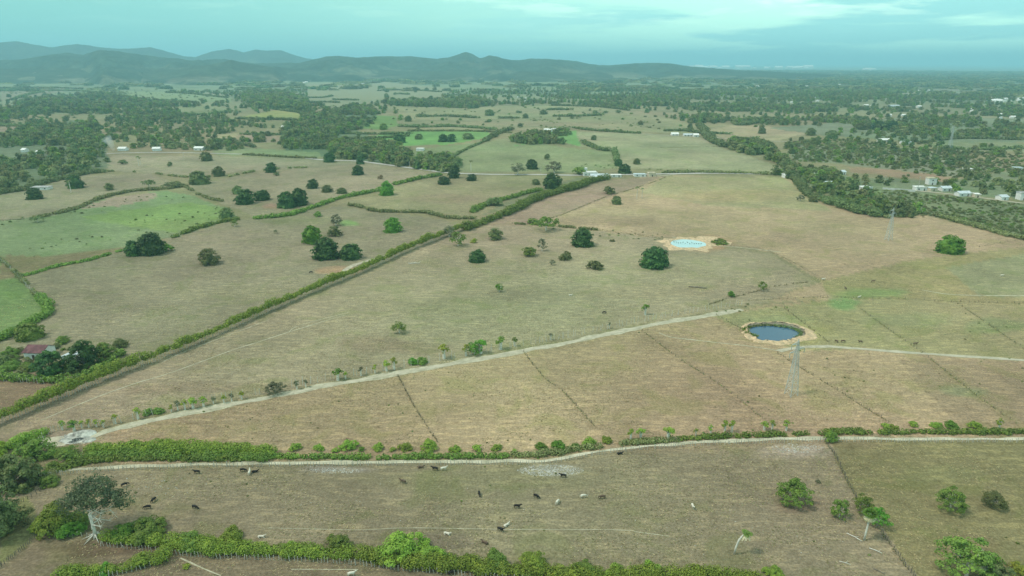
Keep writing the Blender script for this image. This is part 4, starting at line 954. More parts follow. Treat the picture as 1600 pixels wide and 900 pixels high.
# left curved hedge
hedge('curved hedge around the bright green field at the left edge, thin upper arm', [(-20, 395), (8, 412), (30, 433), (55, 460), (66, 470)], 2.6, 2.2, 'scrub', 0, .7, .35, 2.4, 2.4, 31, 1.2, postside=-.8)
hedge('curved hedge around the bright green field at the left edge, thick lower arm', [(62, 466), (73, 478), (77, 487), (68, 497), (48, 506), (25, 519), (0, 532), (-30, 545)], 5.0, 4.0, 'mid', 0, .7, .0, 1.6, 2.2, 32, 1.4, postside=-1.8)
hedge('grove edge of thin pale stems around the farmstead', [(0, 592), (50, 596), (100, 597), (135, 590), (165, 575), (195, 552)], 4.0, 3.6, 'mid', .4, .7, .05, 1.5, 2.4, 34, 1.3, postside=-1.6)
# mid-distance hedges: label, line, width, height, foliage, gap
MIDH = [
    ('hedge winding up to the bright dome tree from the left', [(398, 342), (451, 337), (484, 327), (523, 313), (553, 306), (594, 298)], 5, 3.2, 'mid', .28),
    ('hedge from the bright dome tree up to the road', [(617, 289), (655, 280), (690, 274)], 5.5, 3.5, 'mid', .2),
    ('hedge dipping across the mid-left pasture to the fence junction', [(535, 320), (558, 323), (592, 331), (643, 332), (671, 334), (694, 340), (719, 342), (744, 342)], 4.5, 3.0, 'scrub', .3),
    ('hedge climbing right from the fence junction', [(738, 332), (763, 319), (788, 313), (803, 308), (828, 301), (848, 297)], 6, 3.6, 'mid', .2),
    ('hedge above the green field and its pinkish patch', [(60, 340), (84, 335), (123, 325), (153, 312), (184, 304), (210, 299), (256, 296), (290, 291)], 6, 3.0, 'scrub', .22),
    ('hedge running down right from the wide corner tree', [(289, 291), (307, 302), (332, 312), (368, 317)], 4, 2.2, 'scrub', .4),
    ('hedge below the green field, right of the big clump', [(270, 372), (307, 358), (345, 348), (374, 343)], 4.5, 2.6, 'mid', .25),
    ('broken weed line below the green field', [(30, 432), (51, 428), (92, 416), (143, 406), (192, 391)], 3.5, 1.5, 'mid', .45),
    ('dark hedge in the upper left pasture below the wood', [(-20, 308), (0, 303), (41, 297), (72, 286), (102, 280), (128, 273), (166, 269)], 8, 5, 'wood', .1),
    ('dotted bush line across the upper left pasture', [(166, 268), (230, 270), (268, 275), (300, 278)], 3.5, 2.0, 'scrub', .5),
    ('dotted bush line right of the corner trees', [(355, 277), (399, 268), (440, 264), (480, 262)], 3.5, 2.2, 'scrub', .5),
    ('low hedge along the grey road above mid left', [(380, 242), (430, 245), (497, 248)], 5, 3, 'scrub', .1),
    ('hedge strip dividing the green fields above the road', [(702, 248), (732, 232), (758, 221)], 5, 3, 'wood', .15),
    ('thick hedge rising to the far palm pasture', [(758, 221), (778, 209), (802, 202)], 12, 6, 'wood', .0),
    ('hedge along the far side of the villa field', [(895, 200), (923, 204), (966, 207), (1003, 209)], 8, 5, 'wood', .1),
    ('hedge of small trees above the short cross hedge', [(912, 224), (928, 231), (940, 235), (959, 236)], 9, 6, 'wood', .12),
    ('short cross hedge leading down to the white houses', [(960, 237), (963, 249), (967, 259)], 7, 6, 'wood', .05),
    ('tall hedge from the far white sheds down towards the grove', [(1094, 197), (1099, 204), (1104, 212), (1113, 222), (1134, 231)], 14, 9, 'wood', .0),
    ('low hedge above the pale road at right', [(1036, 270), (1100, 270), (1160, 271), (1208, 273)], 5, 3.2, 'scrub', .12),
    ('thin hedge running from the umbrella tree to the right', [(800, 349), (830, 352), (870, 354), (935, 360)], 2.6, 1.6, 'scrub', .42),
    ('dark wood edge along the big tan field, upper stretch', [(1219, 253), (1241, 279), (1259, 302), (1284, 314)], 10, 6, 'wood', .0),
    ('dark wood edge along the big tan field, middle stretch', [(1284, 314), (1323, 326), (1353, 335), (1384, 341)], 11, 7, 'wood', .0),
    ('dark wood edge along the big tan field, lower stretch', [(1384, 340), (1440, 334), (1481, 343), (1525, 355), (1583, 371), (1640, 382)], 6, 3.5, 'scrub', .2),
    ('hedge below the scrub field behind the houses', [(1330, 300), (1370, 298), (1420, 300)], 3, 1.8, 'scrub', .3),
    ('dark hedge beside the milky pond line', [(640, 205), (700, 205), (760, 206), (800, 208)], 6, 3, 'scrub', .2),
]
for k_, (lb, pl, w_, h_, mt_, gp) in enumerate(MIDH): hedge(lb, pl, w_, h_, mt_, gap=gp, seed=100 + k_, cover=1.1)
FARH = [[(0, 178), (40, 176), (81, 173)], [(0, 197), (56, 198)], [(22, 155), (45, 148), (67, 144)], [(80, 142), (118, 142), (150, 146)], [(260, 145), (310, 148), (355, 153)], [(292, 181), (330, 178), (361, 175)], [(260, 190), (300, 190)], [(368, 186), (420, 187), (464, 188)],
        [(444, 143), (457, 137), (468, 136), (479, 138)], [(481, 161), (510, 160), (530, 161)], [(375, 210), (410, 211), (442, 211)], [(520, 156), (560, 157)], [(618, 147), (640, 148)], [(652, 183), (700, 182), (750, 185)], [(625, 198), (660, 199), (706, 198), (740, 200), (773, 203)],
        [(537, 209), (590, 210), (645, 209)], [(780, 185), (814, 185)], [(866, 182), (905, 182), (945, 180)], [(856, 172), (895, 172)], [(1040, 205), (1070, 205), (1094, 209)], [(1111, 209), (1146, 210)], [(1150, 196), (1170, 195), (1192, 190)], [(460, 152), (500, 153), (520, 150)],
        [(590, 142), (640, 141), (690, 144)], [(0, 138), (70, 137), (130, 139)], [(190, 158), (240, 157), (300, 160)], [(400, 163), (430, 171), (480, 178)], [(130, 162), (180, 165), (240, 168)], [(860, 165), (930, 167), (985, 173)], [(1460, 232), (1530, 234), (1600, 232)], [(1440, 224), (1500, 217), (1600, 219)],
        [(1100, 190), (1150, 188), (1210, 186)], [(480, 225), (540, 226), (600, 227)], [(540, 218), (600, 216), (640, 213)], [(0, 214), (40, 212), (80, 214)], [(330, 222), (365, 224), (400, 231)]]
BAND = ['at the left border', 'at far left centre', 'left of the centre', 'right of the centre', 'at the right']
_bands = {}
for pl in FARH: _bands.setdefault(min(4, int(sum(p_[0] for p_ in pl) / len(pl) / 320)), []).append(pl)
FLAB = {id(pl): f'dark far hedgerow {BAND[b]}, {ORD[k]} from the top' for b, L_ in _bands.items() for k, pl in enumerate(sorted(L_, key=lambda q: sum(p_[1] for p_ in q) / len(q)))}
for k_, pl in enumerate(FARH):
    hedge(FLAB[id(pl)], pl, 11 if pl[0][1] < 200 else 8, 6 if pl[0][1] < 200 else 5, 'wood', gap=.12, seed=200 + k_, cover=1.0, group='far hedgerows')

# ------------------------------------------------------------------ stubby living posts and bushes along the diagonal track
def roadside_fence():
    C = resample([g(x, y - 8) for x, y in TRACK1[1:]], 2.5); o0 = np.array([C[0][0], C[0][1], 0.])
    root = add('stake_fence', None, loc=o0, label='row of pale uneven living stakes on the far side of the diagonal dirt track', category='fence')
    posts(C, 1.9, root, 3.1, 260, POST_W, .35, 0, .22, 71, .10, o0); wires(C, root, (.8, 1.5), o0)
    C = resample([g(*p) for p in [(62, 694), (70, 682), (90, 673), (120, 668), (165, 664)]], 2); o0 = np.array([C[0][0], C[0][1], 0.])
    root = add('stake_fence', None, loc=o0, label='stake fence curving round the back of the limestone clearing', category='fence')
    posts(C, 1.1, root, 2.2, 60, POST_W, .3, 0, .05, 72, .08, o0)
roadside_fence()
ROW = [(98, 672, 10, 'tuft', 'hedge'), (116, 674, 16, 'tuft', 'vivid'), (139, 668, 9, 'tuft', 'yellow'), (151, 667, 8, 'tuft', 'yellow'), (162, 668, 8, 'tuft', 'yellow'), (181, 662, 10, 'tuft', 'yellow'), (216, 655, 12, 'tuft', 'yellow'),
       (232, 650, 18, 'bush', 'mid'), (249, 648, 18, 'bush', 'mid'), (278, 641, 10, 'tuft', 'grey'), (289, 640, 11, 'tuft', 'yellow'), (302, 638, 16, 'tuft', 'hedge'), (318, 635, 14, 'tuft', 'hedge'), (334, 631, 8, 'tuft', 'grey'), (430, 615, 30, 'open', 'grey'), (528, 594, 18, 'tuft', 'vivid'),
       (350, 630, 9, 'tuft', 'yellow'), (362, 627, 8, 'tuft', 'grey'), (378, 624, 9, 'tuft', 'yellow'), (464, 608, 9, 'tuft', 'grey'), (478, 605, 8, 'tuft', 'grey'), (540, 592, 8, 'tuft', 'yellow'), (564, 587, 9, 'tuft', 'grey'), (586, 583, 9, 'tuft', 'yellow'), (268, 644, 8, 'tuft', 'yellow'), (128, 669, 8, 'tuft', 'yellow'),
       (604, 580, 12, 'tuft', 'yellow'), (616, 577, 12, 'tuft', 'yellow'), (646, 571, 18, 'bush', 'vivid'), (660, 570, 20, 'bush', 'mid'), (694, 560, 20, 'tuft', 'yellow'), (728, 556, 12, 'tuft', 'yellow'), (741, 553, 28, 'open', 'vivid'), (751, 552, 20, 'tuft', 'vivid'), (782, 546, 18, 'tuft', 'mid'), (804, 541, 10, 'tuft', 'mid'),
       (860, 531, 7, 'tuft', 'grey'), (952, 513, 6, 'tuft', 'grey')]
TONE = {'yellow': 'yellow-green', 'vivid': 'bright green', 'mid': 'mid green', 'grey': 'greyish', 'hedge': 'light green', 'olive': 'olive', 'scrub': 'dull green', 'wood': 'dark green', 'dark': 'dark green', 'grove': 'deep green'}
def row(items, where, group, kinds=None):
    for k, (x, y, w, kd, mt_) in enumerate(sorted(items)):
        what = {'tuft': 'pollard', 'bush': 'bush', 'open': 'small tree'}[kd]; nm = {'tuft': 'pollard_tree', 'bush': 'bush', 'open': 'small_tree'}[kd]
        size = 'small ' if w < 11 else ('broad ' if w > 19 and kd != 'open' else '')
        tree(x, y, w, kd, mt_, f'{size}{TONE[mt_]} {what}, {ORD[k]} from the left {where}'.replace('small small', 'small'), sz={'tuft': .9, 'bush': .8, 'open': .9}[kd] * (.95 if w > 12 or kd != 'tuft' else 1.35), cat='tree' if kd != 'bush' else 'bush', name=nm, group=group, parts=True)
row(ROW, 'in the row above the diagonal dirt track', 'plants along the diagonal track')
row([(418, 706, 14, 'bush', 'hedge'), (462, 706, 20, 'bush', 'hedge'), (498, 706, 18, 'bush', 'hedge'), (524, 708, 12, 'bush', 'hedge'), (545, 706, 28, 'bush', 'hedge'), (565, 706, 12, 'bush', 'vivid'), (592, 706, 20, 'bush', 'hedge'), (614, 706, 11, 'bush', 'hedge'), (634, 706, 22, 'bush', 'hedge'), (672, 707, 30, 'bush', 'hedge'), (712, 708, 18, 'bush', 'hedge'), (745, 706, 17, 'bush', 'hedge'), (776, 706, 18, 'bush', 'hedge'),
     (803, 708, 10, 'bush', 'hedge'), (846, 705, 20, 'bush', 'vivid'), (872, 705, 26, 'bush', 'vivid'), (900, 703, 16, 'bush', 'vivid'), (920, 699, 24, 'bush', 'hedge'), (948, 694, 18, 'bush', 'hedge'), (985, 688, 12, 'tuft', 'hedge'), (1001, 686, 16, 'tuft', 'hedge'), (1044, 688, 20, 'tuft', 'hedge'), (1087, 681, 8, 'tuft', 'hedge'), (1110, 678, 10, 'tuft', 'hedge'), (1132, 675, 12, 'tuft', 'hedge'), (1143, 675, 12, 'tuft', 'hedge'),
     (1194, 672, 14, 'tuft', 'hedge'), (1206, 673, 11, 'tuft', 'hedge'), (1228, 673, 11, 'tuft', 'hedge'), (1383, 671, 16, 'bush', 'hedge'), (1398, 672, 14, 'bush', 'hedge'), (1426, 668, 16, 'bush', 'hedge'), (1461, 670, 18, 'bush', 'hedge'), (1486, 672, 22, 'bush', 'vivid'), (1521, 671, 20, 'bush', 'hedge'), (1560, 671, 12, 'tuft', 'hedge')],
    'in the row above the sandy lower track', 'bushes along the lower track')
row([(200, 848, 48, 'bush', 'vivid'), (236, 845, 56, 'bush', 'mid'), (300, 862, 46, 'bush', 'mid'), (330, 862, 26, 'bush', 'vivid'), (362, 862, 50, 'bush', 'hedge'), (455, 864, 26, 'bush', 'hedge'), (532, 866, 44, 'bush', 'mid'), (580, 876, 22, 'bush', 'vivid'), (628, 888, 78, 'bush', 'hedge'), (668, 888, 50, 'bush', 'hedge'), (700, 890, 34, 'bush', 'mid'), (737, 890, 32, 'bush', 'mid'), (775, 895, 44, 'bush', 'mid'),
     (832, 898, 48, 'bush', 'hedge'), (912, 906, 40, 'bush', 'mid'), (962, 908, 36, 'bush', 'hedge'), (1020, 910, 40, 'bush', 'hedge'), (1108, 910, 26, 'bush', 'vivid')],
    'in the hedge along the bottom', 'bushes in the bottom hedge')
row([(112, 905, 30, 'bush', 'vivid'), (164, 902, 30, 'bush', 'vivid'), (222, 886, 22, 'bush', 'mid'), (255, 873, 16, 'bush', 'vivid')], 'in the short hedge at bottom left', 'bushes in the bottom left hedge')

# ------------------------------------------------------------------ wire fences between the paddocks
def wire_fence(label, pxs, spacing=4.0, hgt=1.3, grass=.9, dark=True, close=False, side=0, seed=1):
    C = resample([g(*p) for p in pxs], 3.0); o0 = np.array([C[0][0], C[0][1], float(height(*C[0]))])
    root = add('wire_fence', None, loc=o0, label=label, category='fence')
    posts(C, spacing, root, hgt, 90, POST_D if dark else None, .1, 0, 0, seed, .05, o0); wires(C, root, (.5, .9, 1.2), o0)
    if grass:
        res = hedge_leaves(C, grass * .6, .24, 0, .3, seed + 9, .42, .7, step=.9)
        if res: add('rank_grass', mesh_np('rank_grass', res[0] - o0, res[1], M['rank']), root, kind='stuff')
WF = [('paddock fence line running down from the track, leftmost in the brown field', [(622, 588), (650, 640), (684, 692)], .9),
      ('paddock fence line running down from the track, second in the brown field', [(818, 550), (850, 590), (880, 613), (930, 668)], .9),
      ('paddock fence line running down from the track, third in the brown field', [(1003, 517), (1060, 560), (1130, 605), (1192, 655)], .9),
      ('paddock fence line passing left of the near pylon foot', [(1215, 552), (1248, 573), (1302, 606), (1343, 632), (1392, 662)], .9),
      ('paddock fence line crossing the right dirt track', [(1340, 480), (1407, 528), (1438, 549), (1481, 583), (1527, 619), (1590, 664)], 1.0),
      ('paddock fence line at far right above the track', [(1496, 474), (1553, 513), (1600, 546), (1660, 590)], 1.0),
      ('short fence line from the track end to the pond', [(1118, 492), (1153, 511), (1168, 520)], .7),
      ('fence line meeting the track right of the pond', [(1226, 482), (1262, 510), (1297, 537)], .8),
      ('level paddock fence above the pond', [(1170, 470), (1280, 465), (1350, 466), (1420, 468), (1500, 472), (1620, 474)], .5),
      ('dark ditch-side fence line curving to the upper right', [(1108, 476), (1140, 466), (1180, 456), (1210, 448), (1262, 441)], 1.4),
      ('fence line running right from the umbrella tree below the pond', [(935, 360), (1000, 368), (1060, 378)], 1.0),
      ('fence line with a trodden edge right of the upper pond', [(1130, 384), (1200, 392), (1290, 440)], .5),
      ('dotted fence between the tan field and the houses', [(812, 351), (864, 340), (902, 326), (938, 311), (963, 303), (1020, 285), (1040, 277)], 1.8),
      ('pale post fence right of the vivid dome tree', [(1530, 386), (1560, 380), (1600, 374), (1640, 368)], .4),
      ('fence across the far field behind the white sheds', [(1032, 231), (1080, 230), (1122, 229)], 1.6),
      ('fence in the left pasture above the green field', [(0, 345), (30, 343), (60, 342)], 1.6)]
for k_, (lb, pl, gr) in enumerate(WF): wire_fence(lb, pl, 4.5 if pl[0][1] > 460 else 8, 1.1, grass=gr, seed=300 + k_)
wire_fence('stake fence running down the right pasture from the track to the bottom edge', [(1288, 690), (1300, 705), (1313, 730), (1328, 762), (1350, 795), (1372, 826), (1400, 865), (1432, 908)], 1.1, 1.5, .8, seed=330)
wire_fence('dark stake fence rising from the bottom left corner to the thicket', [(-20, 898), (0, 887), (42, 853), (64, 834)], .6, 1.4, 0, seed=331)
wire_fence('short stake fence under the great bare-limbed tree', [(64, 834), (90, 836), (130, 838), (165, 840)], 1.3, 1.3, 0, False, seed=332)
wire_fence('dark fence beside the thicket at the left edge', [(0, 800), (25, 790), (60, 770), (75, 755)], 1.2, 1.3, 0, seed=333)

# ------------------------------------------------------------------ ponds
def ring_mesh(name, cx, cy, a, b, prof, mt, ang=0, seed=1, nth=56, irr=.08):
    """a closed bank swept round an uneven ellipse; prof = [(radial offset m, height m), ...]"""
    V = []; n = len(prof)
    for i in range(nth):
        t = 2 * math.pi * i / nth
        k = 1 + irr * math.sin(2 * t + seed) + irr * .6 * math.sin(3 * t + seed * 2) + irr * .25 * math.sin(9 * t)
        for (dr, z) in prof:
            w = 1 + .35 * math.sin(5 * t + seed) + .3 * math.sin(11 * t + 2 * seed); dr2 = dr * (w if dr > 0 else 1)
            x = (a * k + dr2) * math.cos(t); y = (b * k + dr2) * math.sin(t)
            X = cx + x * math.cos(ang) - y * math.sin(ang); Y = cy + x * math.sin(ang) + y * math.cos(ang)
            V.append((X, Y, float(height(X, Y)) + z * (1 + .2 * math.sin(7 * t + seed)) ))
    Q = [(i * n + j, ((i + 1) % nth) * n + j, ((i + 1) % nth) * n + j + 1, i * n + j + 1) for i in range(nth) for j in range(n - 1)]
    return add(name, mesh_np(name, np.array(V), np.array(Q), mt, True), kind='structure')
def disc(name, cx, cy, a, b, z, mt, ang=0, seed=1, irr=.08, nth=56, kind='structure'):
    V = [(cx, cy, z)]
    for i in range(nth):
        t = 2 * math.pi * i / nth; k = 1 + irr * math.sin(2 * t + seed) + irr * .6 * math.sin(3 * t + seed * 2) + irr * .25 * math.sin(9 * t)
        x = a * k * math.cos(t); y = b * k * math.sin(t); V.append((cx + x * math.cos(ang) - y * math.sin(ang), cy + x * math.sin(ang) + y * math.cos(ang), z))
    T = [(0, 1 + i, 1 + (i + 1) % nth) for i in range(nth)]
    return add(name, mesh_np(name, np.array(V), np.array(T), mt), kind=kind)
IRR = {3: .16, 1: .06}
def pond(px0, px1, py0, py1, mt, bank, outer, seed, hb=.7):
    l = g(px0, (py0 + py1) / 2); r = g(px1, (py0 + py1) / 2); t = g((px0 + px1) / 2, py0); b = g((px0 + px1) / 2, py1)
    cx, cy = (l[0] + r[0]) / 2, (t[1] + b[1]) / 2; a = (r[0] - l[0]) / 2; bb = (t[1] - b[1]) / 2
    z = max(float(height(cx + k * a * math.cos(q), cy + k * bb * math.sin(q))) for q in np.linspace(0, 6.3, 24) for k in (.2, .5, .8, 1)); 
    disc('pond_water', cx, cy, a * 1.02, bb * 1.02, z + .12, M[mt], 0, seed, IRR[seed])
    ring_mesh('pond_bank', cx, cy, a, bb, [(-.3, .05), (.8, hb * .7), (1.6, hb), (2.6, hb * .7), (outer, .02)], M[bank], 0, seed, irr=IRR[seed])
    return cx, cy, a, bb, z
def pond_outline(pxs, seed, hb):
    O = np.array([g(*p)[:2] for p in pxs]); c = O.mean(0); d = O - c; th = np.arctan2(d[:, 1], d[:, 0]); rr_ = np.hypot(d[:, 0], d[:, 1]); o = np.argsort(th); th = th[o]; rr_ = rr_[o]
    rs = np.random.RandomState(seed); n = 96; T = np.linspace(-math.pi, math.pi, n, endpoint=False)
    rad = np.interp(T, np.r_[th - 2 * math.pi, th, th + 2 * math.pi], np.r_[rr_, rr_, rr_]); rad = (np.roll(rad, 1) + rad + np.roll(rad, -1)) / 3
    rad *= 1 + .02 * np.sin(13 * T) + .015 * rs.normal(size=n)
    z = float(max(height(c[0] + k * rad * np.cos(T), c[1] + k * rad * np.sin(T)).max() for k in (.2, .5, .8, 1)))
    V = [(c[0], c[1], z + .10)] + [(c[0] + rad[i] * math.cos(T[i]), c[1] + rad[i] * math.sin(T[i]), z + .10) for i in range(n)]
    add('pond_water', mesh_np('pond_water', np.array(V), np.array([(0, 1 + i, 1 + (i + 1) % n) for i in range(n)]), M['water']), kind='structure')
    def ring(name, prof, mt, wide):
        V = []; m = len(prof)
        for i in range(n):
            e = 1 + wide * max(0, math.cos(T[i])) ** 2 + .25 * math.sin(5 * T[i] + seed) + .12 * rs.normal()
            for dr, h in prof:
                q = rad[i] + (dr * max(.4, e) if dr > 0 else dr); x, y = c[0] + q * math.cos(T[i]), c[1] + q * math.sin(T[i]); V.append((x, y, max(float(height(x, y)), -9) + h * (1 + .18 * rs.normal())))
        Q = [(i * m + j, ((i + 1) % n) * m + j, ((i + 1) % n) * m + j + 1, i * m + j + 1) for i in range(n) for j in range(m - 1)]
        add(name, mesh_np(name, np.array(V), np.array(Q), M[mt], True), kind='structure')
    ring('pond_bank', [(-.5, .0), (.2, .25), (.9, hb * .7), (1.5, hb), (2.0, hb * .8)], 'mud', .3)
    ring('pond_bank_crest', [(1.4, hb * 1.05), (2.0, hb * 1.02), (3.0, hb * .6), (3.9, .04)], 'clay', .9)
    return c[0], c[1], float(rad.mean()) * 1.25, float(rad.mean()) * .85, z
pn = pond_outline([(1171, 513), (1180, 510), (1198, 508.5), (1222, 509), (1240, 513), (1249, 520), (1240, 528), (1222, 532), (1200, 534), (1185, 531), (1176, 522)], 3, 1.0)
pf = pond(1049, 1100, 374.5, 388.5, 'milky', 'clay', 7, 1, .9)
q_ = g(1112, 378); disc('clay_spill', q_[0], q_[1], 14, 12, q_[2] + .25, M['clay'], .3, 5, .22)
def weeds(cx, cy, a, b, t0, t1, off, n, label, mt, seed, hgt=.9):
    rs = np.random.RandomState(seed); P = []
    for _ in range(n):
        t = rs.uniform(t0, t1); k = off + rs.normal() * .5
        P.append((cx + (a + k) * math.cos(t) + rs.normal() * .3, cy + (b + k) * math.sin(t) + rs.normal() * .3, pn[4] + .2 + rs.uniform(0, hgt)))
    P = np.array(P); N = rs.normal(size=P.shape) + [0, 0, .8]; V, Q = quads(P, N, .55, rs)
    add('reeds', mesh_np('reeds', V, Q, M[mt]), kind='stuff', label=label)
weeds(pn[0], pn[1], pn[2], pn[3], 2.3, 3.9, -.8, 500, 'green water weeds on the left shore of the blue pond', 'mid', 4)
weeds(pn[0], pn[1], pn[2], pn[3], -.9, 1.3, -.8, 500, 'dark weeds on the right shore of the blue pond', 'wood', 5, .6)
weeds(pn[0], pn[1], pn[2], pn[3], 1.0, 2.4, -.6, 300, 'weeds along the far shore of the blue pond', 'olive', 6, .4)
# birds standing in the milky pond
_b = MB(); _b.tube([(-.5, 0, .75), (-.2, 0, .95), (.25, 0, 1.0), (.5, 0, .9)], [.06, .26, .24, .08], 7); _b.tube([(.4, 0, .95), (.6, 0, 1.35), (.66, 0, 1.55), (.9, 0, 1.5)], [.09, .05, .08, .02], 5); _b.tube([(0, .07, .8), (0, .07, 0)], [.03, .02], 4); _b.tube([(0, -.07, .8), (0, -.07, 0)], [.03, .02], 4)
BIRD = _b.mesh('bird', M['darkwood'], True)
for k_ in range(13):
    q_ = g(1053 + k_ * 3.5, 380.5 + .25 * k_ + rng.uniform(-1, 1)); add('wading_bird', BIRD, loc=(q_[0], q_[1], pf[4] + .12), rot=(0, 0, rng.uniform(0, 6)), scale=.9, label=ORD[k_] + ' wading bird from the left in the line across the milky pond', category='bird', group='birds in the milky pond')

# ------------------------------------------------------------------ limestone clearing, stones
def stones(label, px, py, rx, ry, n, s0, s1, seed, mt='stone', name='stones'):
    rs = np.random.RandomState(seed); b = MB()
    for _ in range(n):
        a = rs.uniform(0, 6.28); r_ = math.sqrt(rs.uniform()) ** 1.3
        p = g(px + rx * r_ * math.cos(a), py + ry * r_ * math.sin(a)); s = rs.uniform(s0, s1) * rs.uniform(.5, 1.2)
        w = [rs.uniform(.6, 1.2) * s for _ in range(6)]
        b.raw([(p[0] - w[0], p[1], p[2]), (p[0], p[1] - w[1], p[2]), (p[0] + w[2], p[1], p[2]), (p[0], p[1] + w[3], p[2]), (p[0] + w[4] * .2, p[1] - .1 * s, p[2] + w[5] * .7)], (), [(0, 1, 4), (1, 2, 4), (2, 3, 4), (3, 0, 4)])
    add(name, b.mesh(name, M[mt]), kind='stuff', label=label)
stones('scatter of pale gravelly stones below the fence bend', 860, 735, 52, 9, 900, .10, .30, 1)
stones('pale stones below the fence near the right corner', 1245, 700, 42, 8, 400, .08, .26, 2)
stones('grey stones below the fence at mid left', 525, 735, 42, 5, 260, .10, .28, 3)
stones('loose white stones in the left cattle pasture', 250, 760, 110, 26, 60, .10, .30, 4)
stones('loose pale stones in the middle cattle pasture', 640, 770, 300, 50, 130, .06, .2, 5)
stones('pale stones in the right cattle pasture', 1150, 830, 220, 60, 130, .06, .2, 6)
stones('dark clods and dung across the brown field', 900, 620, 480, 60, 420, .08, .22, 7, 'darkwood', 'dung')
stones('dark clods across the cattle pasture', 700, 800, 620, 70, 420, .06, .18, 8, 'darkwood', 'dung')
stones('dark clods across the big tan field', 900, 440, 340, 60, 260, .12, .35, 9, 'darkwood', 'dung')
def boulder(label, px, py, w, h, d, seed, mt='lime', name='boulder', sink=.2):
    rs = np.random.RandomState(seed); bm = bmesh.new(); bmesh.ops.create_icosphere(bm, subdivisions=3, radius=1)
    for v in bm.verts:
        n = fbm(np.array([v.co.x * 10 + 50]), np.array([v.co.y * 10 + v.co.z * 7 + 50]), 9, seed, 3)[0]
        v.co *= .7 + .6 * n; v.co.x *= w / 2; v.co.y *= d / 2; v.co.z *= h
    me = bpy.data.meshes.new(name); bm.to_mesh(me); bm.free(); me.materials.append(M[mt]); p = g(px, py)
    add(name, me, loc=(p[0], p[1], p[2] - sink * h), rot=(0, 0, rs.uniform(-.3, .3)), label=label, category='rock')
q_ = g(122, 684); disc('limestone_floor', q_[0], q_[1], 5.4, 3.6, q_[2] + .07, M['lime'], .12, 4, .16)
q_ = g(84, 690); disc('sandy_clearing', q_[0], q_[1], 6.5, 3.6, q_[2] + .04, M['path'], .1, 2, .14)
q_ = g(118, 688); disc('pit', q_[0], q_[1], 1.9, 1.5, q_[2] + .12, M['pit'], .4, 7, .15)  # flat disc; the shade inside the hole is put into its dark colour
boulder('pale limestone ledge behind the dark pit in the clearing', 132, 678, 8, 1.3, 5, 3)
boulder('low grey limestone slab left of the dark pit', 103, 688, 5, .7, 3, 5)
boulder('flat pale limestone slab right of the dark pit', 140, 688, 4.5, .8, 3, 6)
stones('broken limestone pieces around the clearing', 118, 686, 26, 9, 260, .12, .4, 12)
# fallen logs
def log(label, px, py, L, r, rz, seed, forks=2):
    rs = np.random.RandomState(seed); b = MB(); b.tube([(-L / 2, 0, r), (0, L * .04, r * 1.2), (L / 2, -L * .03, r * 1.5)], [r, r * .9, r * .5], 6)
    for k in range(forks):
        x = rs.uniform(-.1, .4) * L; b.tube([(x, 0, r), (x + L * .2, rs.choice([-1, 1]) * L * .22, r * 2 + rs.uniform(0, .5))], [r * .55, r * .2], 5)
    p = g(px, py); add('fallen_log', b.mesh('fallen_log', M['palebark' if seed % 2 else 'bark'], True), loc=p, rot=(0, 0, rz), label=label, category='log')
log('upper pale fallen log left of the fan palm', 1335, 840, 4.2, .13, -.9, 1); log('pale fallen log right below the fan palm', 1368, 861, 3.0, .14, -.7, 3, 1)
log('broken pale branch lying lower left of the fan palm', 1320, 880, 2.6, .1, -.5, 5); log('dark branch lying at the bottom near the stake fence', 1373, 893, 2.6, .11, -.8, 6)
log('long grey dead trunk lying in the big field near the track', 1090, 450, 10, .3, -.35, 8, 3); log('white dead tree lying above the diagonal live fence', 647, 412, 7, .28, .1, 7, 3)

# ------------------------------------------------------------------ lattice transmission towers
def tower(label, px, pyb, H_, half=1.7, w=.13):
    p = g(px, pyb); root = add('transmission_tower', None, loc=p, rot=(0, 0, .35), label=label, category='pylon', group='steel pylons of the power line')
    def hw(z): return half + (.42 - half) * min(1, z / (H_ * .82)) if z < H_ * .82 else .42 - .34 * (z - H_ * .82) / (H_ * .18)
    cs = [(1, 1), (-1, 1), (-1, -1), (1, -1)]
    for sx, sy in cs:
        b = MB(); zs = [0, H_ * .82, H_]; b.tube([(sx * hw(z), sy * hw(z), z - (.3 if z == 0 else 0)) for z in zs], [w, w * .8, w * .5], 4); add('leg', b.mesh('leg', M['steel']), root)
    b = MB(); z = 0.0
    while z < H_ * .95:
        dz = max(1.1, hw(z) * 1.7); z2 = min(z + dz, H_ * .97); a, c = hw(z), hw(z2)
        for k in range(4):
            s0, s1 = cs[k], cs[(k + 1) % 4]
            b.bar((s0[0] * a, s0[1] * a, z), (s1[0] * c, s1[1] * c, z2), w * .34); b.bar((s1[0] * a, s1[1] * a, z), (s0[0] * c, s0[1] * c, z2), w * .34)
            b.bar((s0[0] * c, s0[1] * c, z2), (s1[0] * c, s1[1] * c, z2), w * .34)
        z = z2
    add('lattice', b.mesh('lattice', M['steel']), root, kind='stuff')
    for sd, z in ((-1, H_ * .91), (1, H_ * .82), (-1, H_ * .77)):
        L = 2.9 if z > H_ * .88 else 3.3; a = hw(z); b = MB()
        for sy in (1, -1): b.bar((sd * a, sy * a, z), (sd * L, 0, z + .1), w * .6); b.bar((sd * a, sy * a, z + 1.0), (sd * L, 0, z + .12), w * .5)
        for t in (.3, .6): b.bar((sd * (a + (L - a) * t), a * (1 - t), z), (sd * (a + (L - a) * t), 0, z + 1.0 * (1 - t)), w * .4)
        arm = add('crossarm', b.mesh('crossarm', M['steel']), root)
        b = MB(); b.tube([(sd * L, 0, z), (sd * L, 0, z - .3), (sd * L, 0, z - 1.9)], [.05, .12, .12], 6); add('insulator', b.mesh('insulator', M['glass']), arm)
